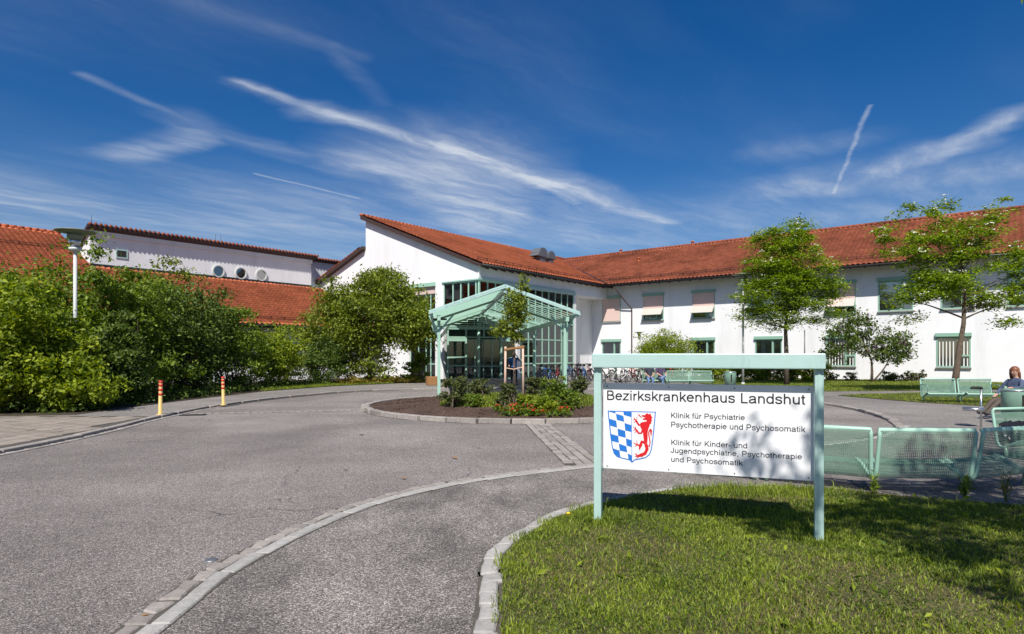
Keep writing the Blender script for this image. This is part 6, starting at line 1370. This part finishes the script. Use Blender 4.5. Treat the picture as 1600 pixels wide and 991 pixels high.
grass('edge_grass', 'ragged grass hanging over the lawn kerb stones', edge_poly, 0.03, 9000, 0.075, 0.007, 309, grass_mat, (-0.3, 3.4, 2.6, 7.8), lambda X, Y: np.clip(0.4 + np.sin(X*9 + Y*7), 0.05, 1))
grass('wall_lawn_grass', 'mown grass of the lawn along the right wing', lawn_far, PZ + 0.02, 45000, 0.07, 0.022, 304, grass_mat, (10.3, 32, 27, 40))
grass('strip_lawn_grass', 'mown grass of the narrow lawn behind the far benches', lawn_mid, PZ + 0.02, 26000, 0.06, 0.018, 305, grass_mat, (12.7, 26, 18.5, 28))
grass('verge_grass', 'mown grass verge in front of the left shrubs', [(-10.9, 27.6), (-9.2, 31.9), (-6.6, 35.0), (-7.3, 35.6), (-10.4, 33.2), (-11.9, 28.6)], PZ + 0.03, 12000, 0.12, 0.02, 306, grass_mat)
grass('island_grass', 'taller fresh grass between the rose bushes on the island', [(-2.1, 17.7), (-0.6, 17.0), (1.0, 17.0), (2.2, 17.4), (2.7, 18.6), (2.5, 21.5), (-2.0, 21.5)], 0, 11000, 0.15, 0.016, 307, grass_mat, None, None, island_z)
# daisies, dandelion and broad leaves in the lawn
g = np.random.default_rng(41)
V, Fc = leaves(g, np.stack([g.uniform(0.2, 7, 260), g.uniform(3.5, 7.0, 260), g.uniform(0.05, 0.10, 260)], 1), 0.085, 0.42, 0.9)
k = inside_poly([tuple(p) for p in lawn_poly], V[::4, 0], V[::4, 1])
Fc = Fc[np.concatenate([k, k])]; o = link('lawn_weeds', np_mesh('lawn_weeds', V, Fc), leaf_bright); tag(o, 'broad weed leaves scattered in the front lawn', 'weeds', kind='stuff')
yel = mat('dandelion_yellow', (0.85, 0.55, 0.01), 0.7)
p = G(888, 803, 0.1); t = thing('dandelion', 'single yellow dandelion in the lawn left of the sign', 'flower', (p.x, p.y, 0.045)); m = MB(); m.tube([(0, 0, 0), (0.004, 0, 0.055)], 0.003, 5); m.build('stem', leaf_mid, t); m = MB(); m.lathe([(0.004, 0.05), (0.02, 0.058), (0.021, 0.066), (0.008, 0.072)], 10); m.build('flower_head', yel, t)
# weeds growing by the bench feet
def weed(label, px, py, h, n, seed, lm=leaf_bright):
    p = G(px, py, 0.01); g = np.random.default_rng(seed); t = thing('weed', label, 'weed', (p.x, p.y, 0.01), 0, 'weeds by the benches'); m = MB(); cs = []
    for k in range(n):
        q = np.array([g.normal()*0.12*h, g.normal()*0.12*h, h*g.uniform(0.5, 1)]); limb(m, (0, 0, 0), q, 0.004, 0.002, g, 0.1, 4, 4)
        for j in range(7): cs.append(q*g.uniform(0.25, 1.0) + g.normal(size=3)*0.02)
    m.build('stems', leaf_mid, t); V, Fc = leaves(g, np.array(cs), 0.07, 0.35, 0.5); link('leaves', np_mesh('leaves', V, Fc), lm, t)
weed('leafy weed right of the right sign post under the bench', 1366, 776, 0.30, 6, 61); weed('grassy weed round the bench leg at the right', 1508, 778, 0.28, 12, 62, grass_mat); weed('dry stalky weed at the far right of the bench edge', 1572, 786, 0.42, 7, 63, straw)
# small litter of leaves and bits on the drive
for k, (px, py, s, mt) in enumerate(((328, 657, 0.10, bark), (275, 670, 0.05, red_print), (226, 963, 0.035, stake_brown), (565, 680, 0.10, bark), (630, 748, 0.07, stake_brown), (436, 782, 0.08, bark), (710, 716, 0.09, stake_brown), (540, 735, 0.07, bark))):
    p = G(px, py, 0.012); gq = np.random.default_rng(500 + k); V, Fc = leaves(gq, np.array([[0, 0, 0.012]]), s*1.3, 0.5, 6.0)
    o = link('fallen_leaf', np_mesh('fallen_leaf', V, Fc), mt, None, (p.x, p.y, 0.006)); tag(o, ('dark fallen leaf near the first bollard', 'tiny red scrap on the drive below the first bollard', 'orange-brown leaf lying on the granite strip', 'dark fallen leaf in the middle of the drive', 'brown leaf near the granite strip bend', 'dark leaf on the drive beside the strip', 'brown leaf on the drive below the island', 'dark bit on the drive left of the strip')[k], 'leaf')
p = G(302, 649, 0.0); m = MB(); m.box(-0.32, 0.32, -0.16, 0.16, -0.02, 0.012)
o = m.build('drain_cover', dark_metal, None, loc=(p.x, p.y, 0.0), rot=(0, 0, 0.25)); tag(o, 'dark rusty drain cover at the left kerb', 'drain')
p = G(312, 920, 0.0); m = MB(); m.lathe([(0.05, -0.02), (0.05, 0.006), (0.04, 0.009)], 14); o = m.build('valve_cap', zinc, None, loc=(-2.42, 5.02, 0.0)); tag(o, 'small round dark valve cap beside the granite strip', 'cap')

# ------------------------------------------------------------------ tree beside the camera that shades the sign and the right lawn
sb1 = [(1.6, 1.1, 5.9, 0.5, 0.4, 0.4), (2.35, 1.15, 6.0, 0.6, 0.4, 0.45), (3.4, 1.3, 6.3, 0.9, 0.8, 0.6), (4.3, 1.6, 6.2, 1.0, 0.9, 0.7), (5.3, 1.3, 6.6, 1.1, 1.0, 0.8), (6.4, 1.8, 6.4, 1.2, 1.1, 0.8), (3.0, 0.2, 7.0, 0.8, 0.7, 0.5), (4.4, 0.2, 7.3, 1.2, 0.9, 0.8), (5.8, -0.2, 7.4, 1.2, 1.0, 0.8), (7.4, 1.0, 6.2, 1.2, 1.2, 0.8),
    (2.6, 0.35, 5.9, 0.6, 0.35, 0.4), (3.4, 0.2, 5.9, 0.8, 0.5, 0.45), (4.3, 0.0, 6.0, 0.8, 0.5, 0.5), (3.3, -0.7, 5.7, 0.45, 0.3, 0.3), (4.3, -1.0, 5.9, 0.8, 0.5, 0.4), (2.1, 0.1, 5.8, 0.3, 0.2, 0.25), (2.3, -0.6, 6.0, 0.25, 0.2, 0.2),
    (4.6, 2.9, 5.9, 0.9, 0.5, 0.5), (6.2, 3.2, 6.2, 0.9, 0.6, 0.5), (5.0, 5.6, 5.0, 0.25, 0.3, 0.2)]
sb1 = [(a - 6.0, b + 1.5, c, d, e, f) for a, b, c, d, e, f in sb1]
plant('shade_tree', 'leafy tree outside the frame whose shadow falls on the sign', 'tree', (6.0, -1.5, 0.04), sb1, leaf_mid, 400, 330, 50, 0.13, 0.13, ([(0, 0, -0.1), (-0.1, 0.1, 1.6), (-0.3, 0.3, 3.2), (-0.6, 0.8, 5.0), (-1.0, 1.4, 6.8)], 0.17, 0.05), limbs=26, shell=0.2)

# pale scrape on the drive
a_, b_ = G(128, 695.5), G(330, 681); m = MB(); n_ = 14; L_ = []; rr_ = random.Random(3)
for i in range(n_ + 1):
    t = i/n_; c = a_.lerp(b_, t); w_ = 0.035*(1 - t)**0.6 + 0.012 + rr_.uniform(-.006, .006); L_.append(((c.x - w_*0.3, c.y - w_, 0.004), (c.x + w_*0.3, c.y + w_, 0.004)))
for (p0, p1), (q0, q1) in zip(L_[:-1], L_[1:]): m.quad(p0, p1, q1, q0)
o = m.build('scrape_mark', groundmat('scraped_asphalt', (0.33, 0.30, 0.28), (0.56, 0.52, 0.48), (0.12, 0.11, 0.10), 125, 0.2, 1.0, 0.6)); structure(o)
